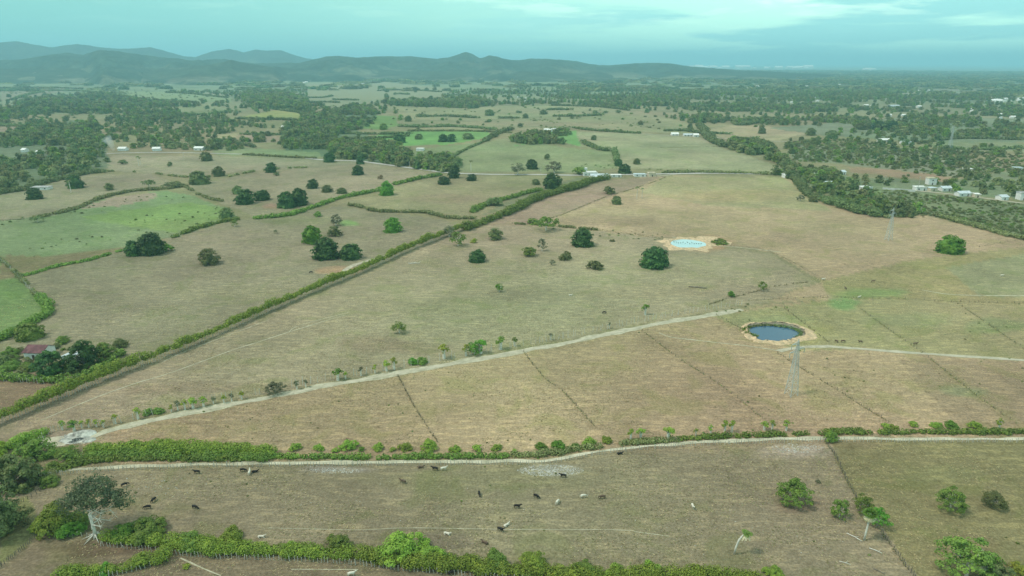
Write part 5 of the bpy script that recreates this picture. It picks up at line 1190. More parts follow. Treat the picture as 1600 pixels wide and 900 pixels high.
tower('large lattice pylon beside the blue pond, nearest of the three', 1236, 617, 23)
tower('middle-distance lattice pylon in the tan field near the vivid dome tree', 1388, 375, 23.5, 1.8, .12)
tower('far tall lattice pylon standing in the scrubland', 1483, 236, 36, 2.4, .19)
def upole(label, px, py, hp):
    p = g(px, py); H_ = hp * mpp(p); b = MB(); b.tube([(0, 0, -.3), (0, 0, H_)], [.22, .14], 6); root = add('utility_pole', None, loc=p, label=label, category='pole', group='roadside poles')
    add('pole', b.mesh('pole', M['post']), root); b = MB(); b.box(-1.0, 1.0, -.08, .08, H_ - .9, H_ - .7); add('crossarm', b.mesh('crossarm', M['post']), root)
for k_, (x_, y_, h_) in enumerate([(287, 247, 9), (160, 240, 9), (1434, 298, 22), (1382, 288, 14), (845, 273, 12), (1462, 246, 22), (640, 262, 10), (1300, 280, 12)]):
    upole(['pole beside the far grey road at upper left', 'pole at the left end of the far grey road', 'tall pole by the white roadside houses at right', 'pole behind the long garden wall at right', 'pole beside the road left of the white houses', 'pole in the scrub near the far pylon', 'pole at the wood edge on the pale road', 'pole in the trees behind the grey-roofed house'][k_], x_, y_, h_)

# ------------------------------------------------------------------ houses
def house(label, px, pyb, wpx, D=7, H_=3.0, roof='gable', wall='white', rm='tin', rz=0.0, group=None, storeys=1, parts=True, rot0=None, cat='house', name='house'):
    p = g(px, pyb); Wd = wpx * mpp(p); rz = rz + math.atan2(-p[0], p[1]) * 0 
    p = p + np.array([0, D / 2, 0]); p[2] = float(height(p[0], p[1])) - .1; Ht = H_ * storeys
    root = add(name, None, loc=p, rot=(0, 0, rz), label=label, category=cat, group=group)
    b = MB(); b.box(-Wd / 2, Wd / 2, -D / 2, D / 2, 0, Ht)
    if roof == 'gable':
        rh = D * .22; b.raw([(-Wd / 2, -D / 2, Ht), (-Wd / 2, D / 2, Ht), (-Wd / 2, 0, Ht + rh), (Wd / 2, -D / 2, Ht), (Wd / 2, D / 2, Ht), (Wd / 2, 0, Ht + rh)], (), [(0, 2, 1), (3, 4, 5)])
    add('wall', b.mesh('wall', M[wall]), root)
    b = MB(); o = .5
    if roof == 'gable':
        rh = D * .22; k = (D / 2 + o) / (D / 2)
        for s in (-1, 1):
            y = s * (D / 2 + o); z = Ht + rh - rh * k
            b.raw([(-Wd / 2 - o, y, z), (Wd / 2 + o, y, z), (Wd / 2 + o, 0, Ht + rh), (-Wd / 2 - o, 0, Ht + rh), (-Wd / 2 - o, y, z + .14), (Wd / 2 + o, y, z + .14), (Wd / 2 + o, 0, Ht + rh + .14), (-Wd / 2 - o, 0, Ht + rh + .14)],
                  [(0, 3, 2, 1), (4, 5, 6, 7), (0, 1, 5, 4), (1, 2, 6, 5), (2, 3, 7, 6), (3, 0, 4, 7)])
    else:
        b.box(-Wd / 2 - .3, Wd / 2 + .3, -D / 2 - .3, D / 2 + .3, Ht + .003, Ht + .25)
        if roof == 'parapet':
            for a in ((-Wd / 2 - .3, Wd / 2 + .3, -D / 2 - .3, -D / 2), (-Wd / 2 - .3, Wd / 2 + .3, D / 2, D / 2 + .3)): b.box(*a, Ht + .25, Ht + .9)
    add('roof', b.mesh('roof', M[rm]), root)
    if parts:
        nwin = max(1, int(Wd / 4.5)); fy = -D / 2
        for s in range(storeys):
            for k in range(nwin):
                x = -Wd / 2 + Wd * (k + .5) / nwin; isd = (s == 0 and k == nwin // 2)
                b = MB()
                if isd: b.box(x - .55, x + .55, fy - .06, fy + .1, .05, 2.2)
                else: b.box(x - .7, x + .7, fy - .05, fy + .1, s * H_ + 1.0, s * H_ + 2.1)
                o_ = add('door' if isd else 'window', b.mesh('door' if isd else 'window', M['darkwood' if isd else 'window']), root)
                if not isd:
                    b = MB(); b.box(x - .85, x + .85, fy - .14, fy - .05, s * H_ + .86, s * H_ + 1.0); add('sill', b.mesh('sill', M[wall]), o_)
    return root
house('white farmhouse with a dark red roof in the grove at left', 54, 562, 30, 8, 3.4, 'gable', 'white', 'rust', -.06)
house('low shed with a pale tin roof right of the red-roofed farmhouse', 107, 566, 17, 5, 2.4, 'flat', 'white', 'tin', -.2)
house('long low white farm building in the upper left pasture', 61, 297, 26, 9, 2.8, 'flat', 'white', 'greyroof', .05)
house('white house with a raised corner tower beside the road', 922, 275, 22, 10, 3.4, 'parapet', 'white', 'white', .1, None, 1)
house('small white upper tower of the roadside house', 914, 272, 6, 5, 6.5, 'flat', 'white', 'white', .1)
house('long pale tin-roofed shed below the white roadside house', 937, 280, 28, 12, 2.6, 'gable', 'white', 'tin', .12)
house('low white shed half hidden right of the long tin roof', 963, 277, 16, 6, 2.6, 'flat', 'white', 'white', .05)
house('pale long walled yard building right of the road trees', 1000, 276, 18, 7, 2.6, 'flat', 'white', 'tin', .02)
house('cream coloured house at the right end of the roadside group', 1019, 276, 11, 8, 3.6, 'parapet', 'cream', 'cream', .05)
house('white villa with a long roof in front of the first far palms', 858, 206, 16, 10, 3.5, 'gable', 'white', 'white', .05, 'far farm buildings')
house('white annex right of the far villa', 871, 205, 9, 8, 3.2, 'gable', 'white', 'tin', .1, 'far farm buildings')
house('leftmost white far shed by the far track', 1055, 212, 11, 10, 3, 'gable', 'white', 'white', 0, 'far farm buildings')
house('long white middle shed by the far track', 1076, 213, 15, 8, 2.8, 'gable', 'white', 'tin', 0, 'far farm buildings')
house('rightmost white shed by the far track', 1088, 214, 8, 10, 3.4, 'gable', 'white', 'white', 0, 'far farm buildings')
RH = [('white house among trees where the pale road meets the wood', 1233, 278, 16, 'parapet', 'white', 'white', 1), ('tiny white roof in the wood above the grey-roofed house', 1272, 276, 9, 'gable', 'white', 'tin', 1), ('small pale hut in the trees near the brown clearing', 1318, 273, 6, 'gable', 'white', 'tin', 1),
      ('house with a broad pale hipped roof inside the wood edge', 1300, 291, 19, 'gable', 'white', 'tin', 1), ('white cube house with dark windows left of the garden wall', 1355, 298, 15, 'parapet', 'white', 'white', 1), ('white single-storey house by the tall pole', 1440, 298, 17, 'parapet', 'white', 'white', 1),
      ('cream two-storey house behind the single-storey one', 1457, 289, 12, 'parapet', 'white', 'cream', 2), ('low white house right of the tall pole', 1458, 299, 13, 'flat', 'cream', 'tin', 1), ('white house row piece with a pale roof under the trees', 1479, 299, 15, 'gable', 'white', 'tin', 1), ('white-walled house with a bluish roof under the trees', 1507, 307, 20, 'gable', 'white', 'tin', 1),
      ('small white house shaded by trees near the right edge', 1529, 309, 8, 'flat', 'cream', 'white', 1), ('white house with a blue roof near the right edge', 1569, 313, 13, 'gable', 'white', 'tin', 1), ('tall pale house cut by the right edge', 1600, 313, 12, 'parapet', 'white', 'greyroof', 2), ('thin white roof above the shaded houses at right', 1514, 268, 12, 'flat', 'cream', 'white', 1), ('white roof at the right edge above the wood', 1592, 266, 12, 'flat', 'white', 'tin', 1)]
for lb, x_, y_, w_, rf, wl, rm, st in RH: house(lb, x_, y_, w_, 7, 3.2, rf, wl, rm, rng.uniform(-.25, .25), 'houses in the scrubland at right', st)
_g = [g(1379, 296), g(1430, 300)]; C_ = resample(_g, 6); b_ = MB()
for i_ in range(len(C_) - 1):
    a_, c_ = C_[i_], C_[i_ + 1]; za, zc = float(height(*a_)), float(height(*c_)); b_.raw([(a_[0], a_[1], za), (c_[0], c_[1], zc), (c_[0], c_[1], zc + 2), (a_[0], a_[1], za + 2), (a_[0], a_[1] + .3, za), (c_[0], c_[1] + .3, zc), (c_[0], c_[1] + .3, zc + 2), (a_[0], a_[1] + .3, za + 2)], [(0, 1, 2, 3), (5, 4, 7, 6), (3, 2, 6, 7)])
tag_ = add('garden_wall', b_.mesh('garden_wall', M['wallside']), label='long pale garden wall between the cube house and the tall pole', category='wall')
FHS = [('long white building with trees at both ends in the far scrub', 1364, 198, 21, 'gable', 'white'), ('small block right of the long white far building', 1379, 199, 7, 'flat', 'white'), ('large white roof in the scrubland below the long building', 1384, 222, 20, 'gable', 'white'), ('thin pale roof right of the large white scrubland roof', 1417, 225, 14, 'flat', 'tin'),
       ('white roof beyond the dark trees, left of two', 1390, 182, 7, 'gable', 'white'), ('white roof beyond the dark trees, right of two', 1416, 182, 11, 'gable', 'white'), ('long grey-white warehouse in the far plain', 1397, 167, 18, 'gable', 'tin'), ('small white roof left of the warehouse', 1365, 166, 5, 'gable', 'white'), ('white roof farther left of the warehouse', 1354, 166, 7, 'gable', 'white'), ('white roof right of the warehouse', 1437, 168, 7, 'gable', 'white'),
       ('white house left of the smoke wisp in the far left wood', 36, 238, 6, 'gable', 'white'), ('tiny white hut in the far left wood', 57, 242, 4, 'gable', 'white'), ('white house right of the smoke wisp', 190, 236, 12, 'gable', 'white'), ('pale house on the far left road', 243, 236, 11, 'gable', 'white'), ('bright white roof on the far left road', 310, 235, 14, 'gable', 'white'), ('small white pair of roofs in the central wood', 442, 201, 5, 'gable', 'white'), ('thin white shed in the bright green meadow', 656, 236, 11, 'flat', 'white'),
       ('long white barn far off above the green pastures', 572, 132, 14, 'gable', 'white'), ('white roof far left of the long barn', 541, 130, 6, 'gable', 'white'), ('small white hut at the top of the tall hedge', 1105, 206, 4, 'gable', 'white')]
for lb, x_, y_, w_, rf, rm in FHS: house(lb, x_, y_, w_, 9, 3.5, rf, 'white', rm, rng.uniform(-.2, .2), 'distant scattered buildings', 1, parts=w_ >= 14)
VR = random.Random(4)
def village(x0, x1, y0, y1, n, w0, w1, grp, lab):
    for k, x in enumerate(sorted(VR.uniform(x0, x1) for _ in range(n))):
        y = VR.uniform(y0, y1); w = VR.uniform(w0, w1); p = g(x, y); Wd = w * mpp(p); b = MB(); H_ = max(4, Wd * .25); D = Wd * VR.uniform(.5, .9)
        b.box(-Wd / 2, Wd / 2, -D / 2, D / 2, -2, H_); b.raw([(-Wd / 2, -D / 2, H_ + .01), (Wd / 2, -D / 2, H_ + .01), (Wd / 2, D / 2, H_ + .01), (-Wd / 2, D / 2, H_ + .01), (-Wd / 2, 0, H_ + D * .2), (Wd / 2, 0, H_ + D * .2)], [(0, 1, 5, 4), (2, 3, 4, 5)], [(0, 4, 3), (1, 2, 5)])
        add('building', b.mesh('building', M['white']), loc=p, rot=(0, 0, VR.uniform(-.3, .3)), label=f'{ORD[k]} from the left, {lab}', category='building', group=grp)
village(1547, 1605, 154, 160, 14, 4, 9, 'village at the right edge', 'white building of the village at the far right edge')
village(170, 205, 115, 121, 12, 3, 6, 'village under the left hills', 'white building of the village under the left hills')
village(208, 262, 111, 118, 7, 2, 4, 'houses right of the hill village', 'tiny white building right of the village under the left hills')
village(1510, 1590, 172, 198, 8, 4, 8, 'roofs in the right woods', 'pale roof scattered in the far right woods')
village(625, 745, 112, 120, 10, 2.5, 7, 'roofs below the peak', 'tiny white building below the central peak')
village(860, 965, 113, 126, 9, 2.5, 5, 'roofs on the central plain', 'tiny white building on the far central plain')
village(1110, 1290, 134, 162, 14, 2.5, 5, 'roofs in the right plain', 'tiny white roof in the wooded right plain')
village(1292, 1580, 118, 156, 14, 2.5, 5, 'roofs in the far right plain', 'tiny white roof in the far right corner plain')
village(470, 545, 121, 130, 6, 2.5, 5, 'roofs on the left slope', 'tiny white building on the left foothill slope')
village(800, 830, 147, 160, 4, 2, 4, 'roofs in the mid plain', 'tiny pale roof beyond the far palm pasture')
village(1065, 1265, 107, 108.2, 26, 5, 14, 'pale sheds near the horizon', 'pale shed of the long strip near the right horizon')
village(1350, 1366, 109.5, 110, 3, 6, 9, 'lone sheds near the horizon', 'pale shed of the small group near the right horizon')

# ------------------------------------------------------------------ cattle
def cow_mesh(pose, mt):
    """one continuous skin-grown body: trunk, neck, head, jointed legs, tail"""
    V = []; E = []; Rr = []
    def v(p, r, par=None):
        V.append(p); Rr.append(r); i = len(V) - 1
        if par is not None: E.append((par, i))
        return i
    lz = -.62 if pose == 'lie' else 0
    hip = v((-.75, 0, 1.15 + lz), (.27, .33)); b1 = v((-.25, 0, 1.08 + lz), (.34, .40), hip); b2 = v((.3, 0, 1.05 + lz), (.33, .38), b1); sh = v((.7, 0, 1.12 + lz), (.24, .34), b2)
    if pose == 'graze':
        n = v((1.05, 0, .95), (.14, .20), sh); h = v((1.3, .03, .55), (.12, .14), n); m = v((1.42, .05, .2), (.08, .09), h)
    else:
        n = v((1.0, 0, 1.35 + lz), (.14, .20), sh); h = v((1.3, .05, 1.5 + lz), (.12, .14), n); m = v((1.6, .08, 1.36 + lz), (.08, .09), h)
    for s in (1, -1): v((h and V[h][0] - .04, V[h][1] + s * .26, V[h][2] + .12), (.03, .05), h)
    if pose == 'lie':
        for s in (1, -1):
            k = v((.75, s * .3, .3), (.1, .1), sh); v((1.1, s * .32, .1), (.06, .06), k); k = v((-.6, s * .4, .3), (.14, .16), hip); v((-.15, s * .5, .1), (.06, .06), k)
    else:
        for i, s in enumerate((1, -1)):
            st = .12 * (1 if s > 0 else -1)
            e = v((.66, s * .2, .78), (.11, .13), sh); k = v((.66 + st, s * .2, .42), (.065, .07), e); f = v((.64 + st * 1.6, s * .2, .06), (.055, .06), k); v((.72 + st * 1.6, s * .2, 0), (.06, .05), f)
            e = v((-.72, s * .22, .82), (.15, .17), hip); k = v((-.86 - st * .6, s * .22, .48), (.07, .08), e); f = v((-.80 - st, s * .22, .06), (.055, .06), k); v((-.72 - st, s * .22, 0), (.06, .05), f)
    t = v((-1.0, 0, 1.2 + lz), (.05, .05), hip); t2 = v((-1.1, .03, max(.3, .75 + lz)), (.03, .03), t); v((-1.08, .05, max(.15, .45 + lz)), (.05, .05), t2)
    me = bpy.data.meshes.new('cow_skeleton'); me.from_pydata(V, E, []); o = bpy.data.objects.new('cow_skeleton', me); COL.objects.link(o)
    sk = o.modifiers.new('skin', 'SKIN'); sk.use_smooth_shade = True
    for i, r in enumerate(Rr): me.skin_vertices[0].data[i].radius = r
    me.skin_vertices[0].data[0].use_root = True
    ss = o.modifiers.new('sub', 'SUBSURF'); ss.levels = 1; ss.render_levels = 1
    dg = bpy.context.evaluated_depsgraph_get(); out = bpy.data.meshes.new_from_object(o.evaluated_get(dg)); out.name = 'body'
    bpy.data.objects.remove(o); bpy.data.meshes.remove(me); out.materials.clear(); out.materials.append(M[mt])
    return out
COWM = {(p, c): None for p in ('graze', 'stand', 'lie') for c in ('black_hide', 'white_hide', 'brown_hide')}
for p_ in ('graze', 'stand', 'lie'):
    COWM[(p_, 'black_hide')] = cow_mesh(p_, 'black_hide')
    for c_ in ('white_hide', 'brown_hide'): m_ = COWM[(p_, 'black_hide')].copy(); m_.materials[0] = M[c_]; COWM[(p_, c_)] = m_
HORN = {}
for p_, (hx, hy, hz) in {'graze': (1.26, .03, .68), 'stand': (1.24, .05, 1.6), 'lie': (1.24, .05, .98)}.items():
    b_ = MB()
    for s_ in (1, -1): b_.tube([(hx, hy + s_ * .08, hz), (hx, hy + s_ * .2, hz + .1), (hx + .05, hy + s_ * .22, hz + .24)], [.03, .025, .008], 5)
    HORN[p_] = b_.mesh('horns', M['horn'])
def cow(label, px, py, pose, colr, deg, s=.93):
    p = g(px, py); root = add('cow', None, loc=p, rot=(0, 0, R(deg)), scale=s, label=label, category='cow', group='grazing cattle')
    add('body', COWM[(pose, colr + '_hide')], root); add('horns', HORN[pose], root)
COWS = [('black cow grazing uphill right of the big bare-limbed tree crown', 195, 760, 'graze', 'black', 40), ('black and distant-facing cow, upper of the two right of the big tree', 240, 784, 'graze', 'black', 80), ('black cow, lower of the two right of the big tree', 231, 795, 'graze', 'black', 190),
        ('lone black cow in the left pasture', 305, 795, 'graze', 'black', -20), ('black cow just below the stake fence at left', 308, 740, 'stand', 'black', 180), ('left black cow of the trio below the fence', 380, 737, 'graze', 'black', 0), ('right black cow of the trio below the fence', 398, 738, 'lie', 'black', 10), ('pale cow in the middle of the trio below the fence', 390, 741, 'stand', 'white', 100),
        ('dark brown cow lying against the stake fence, middle', 657, 731, 'lie', 'brown', 5), ('black cow beside the white one below the fence', 680, 735, 'stand', 'black', 170), ('white cow beside the black one below the fence', 693, 735, 'stand', 'white', 10), ('brown cow alone in the upper middle pasture', 630, 755, 'stand', 'brown', 160),
        ('black cow seen end-on in the middle pasture', 749, 774, 'graze', 'black', -80), ('black cow beside the thin trodden path', 782, 830, 'stand', 'black', -30), ('tan cow just above the one on the trodden path', 791, 822, 'lie', 'white', 40), ('white cow lying below the trodden path', 698, 835, 'lie', 'white', -20), ('brown cow lying in the lower middle pasture', 758, 849, 'lie', 'brown', 150),
        ('black cow below the bottom hedge', 706, 898, 'graze', 'black', 20), ('white cow cut by the bottom edge', 549, 900, 'stand', 'white', 10), ('white cow lying beside the bottom hedge at left', 408, 840, 'lie', 'white', 5), ('left black cow of the pair in the centre pasture', 808, 794, 'stand', 'black', -10), ('right larger black cow of the pair in the centre pasture', 838, 778, 'graze', 'black', -35),
        ('black cow beside the gravel patch', 880, 746, 'stand', 'black', 175), ('black cow against the fence bend', 968, 710, 'lie', 'black', 10), ('white cow between two others, right of centre', 911, 778, 'graze', 'white', 15), ('dark brown cow right of the white one', 941, 779, 'graze', 'brown', 185), ('white cow facing away, lower left of the other white one', 871, 787, 'graze', 'white', 60),
        ('white cow alone in the right pasture', 1082, 794, 'stand', 'white', -90), ('black cow at the bottom hedge near the leaning palm', 1085, 890, 'lie', 'black', 0), ('black cow alone in the large tan field above the track', 944, 490, 'graze', 'black', 10), ('black cow left of the diagonal live fence', 486, 427, 'graze', 'black', 20),
        ('white cow lying in the tan field above the track', 891, 462, 'lie', 'white', 0), ('white cow at the dark ditch line, right', 1286, 438, 'stand', 'white', 0), ('white cow on the green patch right of the ditch', 1342, 466, 'stand', 'white', 20), ('white cow near the right edge in the green field', 1565, 432, 'stand', 'white', 0), ('left brown cow of two right of the blue pond', 1307, 535, 'graze', 'brown', 100), ('right brown cow of two right of the blue pond', 1317, 535, 'graze', 'brown', 0),
        ('brown cow between the pond and the crossing fence', 1344, 536, 'stand', 'brown', 190), ('brown cow beside the crossing fence', 1430, 539, 'stand', 'brown', 0), ('dark cow in the upper part of the right tan field', 1364, 441, 'stand', 'brown', 0), ('dark cow right above the level fence', 1321, 452, 'stand', 'brown', 90)]
for c_ in COWS: cow(*c_)

# ------------------------------------------------------------------ the great bare-limbed tree
def great_tree():
    p = g(149, 838); rs = np.random.RandomState(8); root = add('great_tree', None, loc=p, label='great old tree with white bare limbs and roots and a grey-green crown at lower left', category='tree')
    b = MB(); b.tube([(0, 0, -.3), (.1, 0, 2), (-.2, 0, 6.0), (-.3, 0, 8.2)], [.6, .40, .34, .28], 9)
    for k in range(11):
        a = 6.28 * k / 11 + rs.uniform(-.3, .3); L = rs.uniform(1.2, 3.8); b.tube([(0, 0, 1.0), (math.cos(a) * L * .4, math.sin(a) * L * .4, .5), (math.cos(a) * L, math.sin(a) * L, .05)], [.30, .15, .04], 5)
    trunk = add('trunk', b.mesh('trunk', M['palebark'], True), root)
    for k in range(10):
        a = rs.uniform(-.7, .5) if k < 7 else rs.uniform(-1.5, 1.5); L = rs.uniform(4.5, 9.0); z0 = rs.uniform(3.4, 7) if k < 7 else 8; b = MB()
        q = [Vector((-.1, 0, z0)), Vector((math.cos(a) * L * .35, math.sin(a) * L * .35 - .3, z0 + rs.uniform(.6, 1.8))), Vector((math.cos(a) * L * .7, math.sin(a) * L * .7, z0 + rs.uniform(.3, 2.2))), Vector((math.cos(a) * L, math.sin(a) * L - .5, z0 + rs.uniform(-2.0, 2.5)))]
        b.tube(q, [.20, .13, .08, .03], 5)
        for j in range(4):
            s = q[1 + j % 2]; b.tube([s, s + Vector((rs.uniform(.2, 2.2), rs.uniform(-1.5, 1.5), rs.uniform(-1.2, 2.2)))], [.06, .02], 4)
        add('limb', b.mesh('limb', M['palebark']), root)
    Vq = []
    for (cx_, cy_, cz_, rx, ry, rz_, n) in [(.6, 2.6, 11.0, 9.2, 7.0, 4.2, 120), (-5.2, 3.0, 8.4, 5.0, 5.0, 3.6, 50), (6.2, 2.5, 10.0, 4.6, 4, 3.0, 40), (.5, 3.0, 14.2, 5.6, 5, 2.2, 40)]:
        for _ in range(n):
            d = rs.normal(size=3); d /= np.linalg.norm(d); c = np.array([cx_, cy_, cz_]) + d * np.array([rx, ry, rz_]) * rs.uniform(.45, .95)
            k = rs.randint(18, 46); e = rs.normal(size=(k, 3)); e /= np.linalg.norm(e, axis=1, keepdims=True)
            P = c + e * rs.uniform(.6, 1.5) * np.array([1, 1, .7]); Vq.append(quads(P, e + d * .5 + rs.normal(size=(k, 3)) * .4, .36, rs))
    V, Q = join(Vq); add('crown', mesh_np('crown', V, Q, M['great']), root)
M['great'] = leafmat('leaf_greygreen', (.12, .17, .095), (.17, .22, .12), (.07, .10, .06))
great_tree()
# ---- the two near palms
def fan_palm():
    p = g(1350, 844); rs = np.random.RandomState(2); root = add('fan_palm', None, loc=p, label='fan palm with a pale trunk and a skirt of dead white fronds, lower right', category='palm')
    H_ = 7.6; b = MB(); b.tube([(0, 0, -.2), (.1, 0, 2.5), (.25, 0, 5), (.35, 0, H_)], [.30, .25, .24, .22], 8); add('trunk', b.mesh('trunk', M['palebark'], True), root)
    def fans(n, el0, el1, L, top, wd):
        P = []; Q = []
        for i in range(n):
            a = rs.uniform(0, 6.28); el = rs.uniform(el0, el1); d = Vector((math.cos(a) * math.cos(el), math.sin(a) * math.cos(el), math.sin(el))); sd_ = Vector((-math.sin(a), math.cos(a), 0)); up = d.cross(sd_)
            base = Vector(top) + d * L * .5
            for k in range(9):
                t = (k - 4) / 4 * 1.25; e = d * math.cos(t) + sd_ * math.sin(t); w = sd_ * math.cos(t) * .15 - d * math.sin(t) * .15
                tip = base + e * wd + up * rs.uniform(-.1, .1) - Vector((0, 0, .15)); b0 = len(P); P += [base - w * .4, base + e * wd * .55 - w, tip, base + e * wd * .55 + w]; Q.append((b0, b0 + 1, b0 + 2, b0 + 3))
        return np.array([tuple(p_) for p_ in P]), np.array(Q)
    V, Q = fans(50, .0, 1.4, 1.7, (.35, 0, H_ + .5), 1.15); add('crown', mesh_np('crown', V, Q, M['mid']), root)
    V, Q = fans(44, -1.35, -.15, 1.4, (.35, 0, H_), 1.05); add('dead_fronds', mesh_np('dead_fronds', V, Q, M['deadfrond']), root)
M['deadfrond'] = leafmat('dead_frond', (.62, .62, .50), (.72, .72, .60), (.42, .42, .33))
fan_palm()
def lean_palm():
    p = g(1147, 866); rs = np.random.RandomState(6); root = add('leaning_palm', None, loc=p, label='slender palm with a curved white trunk and small ragged crown, lower right', category='palm')
    top = (2.5, 0, 6.5); b = MB(); b.tube([(0, 0, -.2), (.25, 0, 2.2), (.8, 0, 4.4), (1.6, 0, 5.7), top], [.28, .25, .24, .20, .16], 8); add('trunk', b.mesh('trunk', M['palebark'], True), root)
    V, Q = fronds(rs, 13, 2.2, top, .5, width=.6); add('crown', mesh_np('crown', V, Q, M['mid']), root)
    V, Q = fronds(rs, 7, 1.5, (top[0], top[1], top[2] - .15), 1.0, width=.4, up=(-.5, .2)); add('dead_fronds', mesh_np('dead_fronds', V, Q, M['deadfrond']), root)
lean_palm()

# ------------------------------------------------------------------ massed vegetation: one object per wood, trees set out as instances of real meshes
def collect(name, meshes):
    c = bpy.data.collections.new(name)
    for i, me in enumerate(meshes):
        o = bpy.data.objects.new(f'{name}_{i:02d}', me); c.objects.link(o)
    return c
def scatter(name, P, S, Rz, Ix, coll, label):
    if not len(P): return
    me = bpy.data.meshes.new(name); me.vertices.add(len(P)); me.vertices.foreach_set('co', np.asarray(P, np.float32).ravel())
    for nm, tp, arr in (('sc', 'FLOAT_VECTOR', S), ('rz', 'FLOAT', Rz), ('ix', 'INT', Ix)):
        a = me.attributes.new(nm, tp, 'POINT'); a.data.foreach_set('vector' if tp == 'FLOAT_VECTOR' else 'value', np.asarray(arr, np.int32 if tp == 'INT' else np.float32).ravel())
    o = add(name, me, kind='stuff', label=label)
    ng = bpy.data.node_groups.new('scatter', 'GeometryNodeTree'); ng.interface.new_socket('Geometry', in_out='INPUT', socket_type='NodeSocketGeometry'); ng.interface.new_socket('Geometry', in_out='OUTPUT', socket_type='NodeSocketGeometry')
    n = ng.nodes; gi = n.new('NodeGroupInput'); go = n.new('NodeGroupOutput'); ip = n.new('GeometryNodeInstanceOnPoints'); ci = n.new('GeometryNodeCollectionInfo')
    ci.inputs['Collection'].default_value = coll; ci.inputs['Separate Children'].default_value = True; ci.inputs['Reset Children'].default_value = True
    def attr(nm, tp): a = n.new('GeometryNodeInputNamedAttribute'); a.data_type = tp; a.inputs['Name'].default_value = nm; return a.outputs['Attribute']
    cx = n.new('ShaderNodeCombineXYZ'); l = ng.links.new
    l(gi.outputs[0], ip.inputs['Points']); l(ci.outputs[0], ip.inputs['Instance']); ip.inputs['Pick Instance'].default_value = True
    l(attr('ix', 'INT'), ip.inputs['Instance Index']); l(attr('sc', 'FLOAT_VECTOR'), ip.inputs['Scale']); l(attr('rz', 'FLOAT'), cx.inputs[2]); l(cx.outputs[0], ip.inputs['Rotation']); l(ip.outputs[0], go.inputs[0])
    md = o.modifiers.new('scatter', 'NODES'); md.node_group = ng
    return o
def one(kind, var, mt):
    """trunk and crown joined, for massed planting"""
    cr, tk = proto(kind, var, mt)
    return cr
WTREES = collect('wood_tree', [one('wtree', v, m_) for v in range(3) for m_ in ('wood', 'grove', 'mid', 'scrub')] + [one('palm', 0, 'wood')])
CLUMPS = collect('canopy_patch', [one('clump', v, m_) for v in range(4) for m_ in ('wood', 'grove', 'scrub')])
SCRUB = collect('scrub_bush', [one('bush', v, m_) for v in range(2) for m_ in ('scrub', 'olive', 'mid', 'wood')])
def fill(poly, spacing, seed, dens=1.0, pad=0):
    """evenly jittered points on the ground inside a photo-pixel outline"""
    rs = np.random.RandomState(seed); W_ = np.array([g(*p) for p in poly])
    # densify outline so that its far side is bounded correctly
    x0, y0 = W_[:, 0].min(), W_[:, 1].min(); x1, y1 = W_[:, 0].max(), W_[:, 1].max()
    nx, ny = int((x1 - x0) / spacing) + 1, int((y1 - y0) / spacing) + 1
    X, Y = np.meshgrid(np.arange(nx), np.arange(ny)); X = x0 + (X.ravel() + rs.uniform(-.5, .5, nx * ny)) * spacing; Y = y0 + (Y.ravel() + rs.uniform(-.5, .5, nx * ny)) * spacing
    Z = height(X, Y); px, py, d = proj(X, Y, Z); k = inpoly(px, py, poly) & (d > 0) & (rs.uniform(size=len(X)) < dens)
    return np.stack([X[k], Y[k], Z[k]], 1)
INDIV = []      # trees near enough to stand as objects of their own: (depth, x, y, size, foliage, where)
def wood(label, poly, spacing, size, seed, dens=1.0, palms=.03, noise=0.0, where='wood', tones=(.38, .16, .20, .26), nind=0, nscale=120):
    P = fill(poly, spacing, seed, dens); rs = np.random.RandomState(seed + 1)
    if noise:
        f = fbm(P[:, 0], P[:, 1], nscale, seed + 5, 3); P = P[f + rs.uniform(-.06, .06, len(P)) > noise]
    if not len(P): return
    d = P[:, 1]; o = np.argsort(d); P = P[o]; n = len(P)
    s = rs.uniform(size[0], size[1], n) / 10.0; ix = rs.choice(4, n, p=tones) + 4 * rs.randint(0, 3, n); pal = rs.uniform(size=n) < palms; ix[pal] = 12
    for k in range(min(nind, n)):
        if not pal[k]: INDIV.append((P[k], s[k] * 1.05, ('wood', 'grove', 'mid', 'scrub')[ix[k] % 4], where))
    k0 = min(nind, n); S = np.stack([s * rs.uniform(.9, 1.15, n), s * rs.uniform(.9, 1.15, n), s * rs.uniform(.85, 1.35, n)], 1); S[pal] = rs.uniform(.9, 1.2, (pal.sum(), 1))
    # instance list order is alphabetical: wood_tree_00 .. wood_tree_12
    scatter('woodland', P[k0:], S[k0:], rs.uniform(0, 6.28, n)[k0:], ix[k0:], WTREES, label)
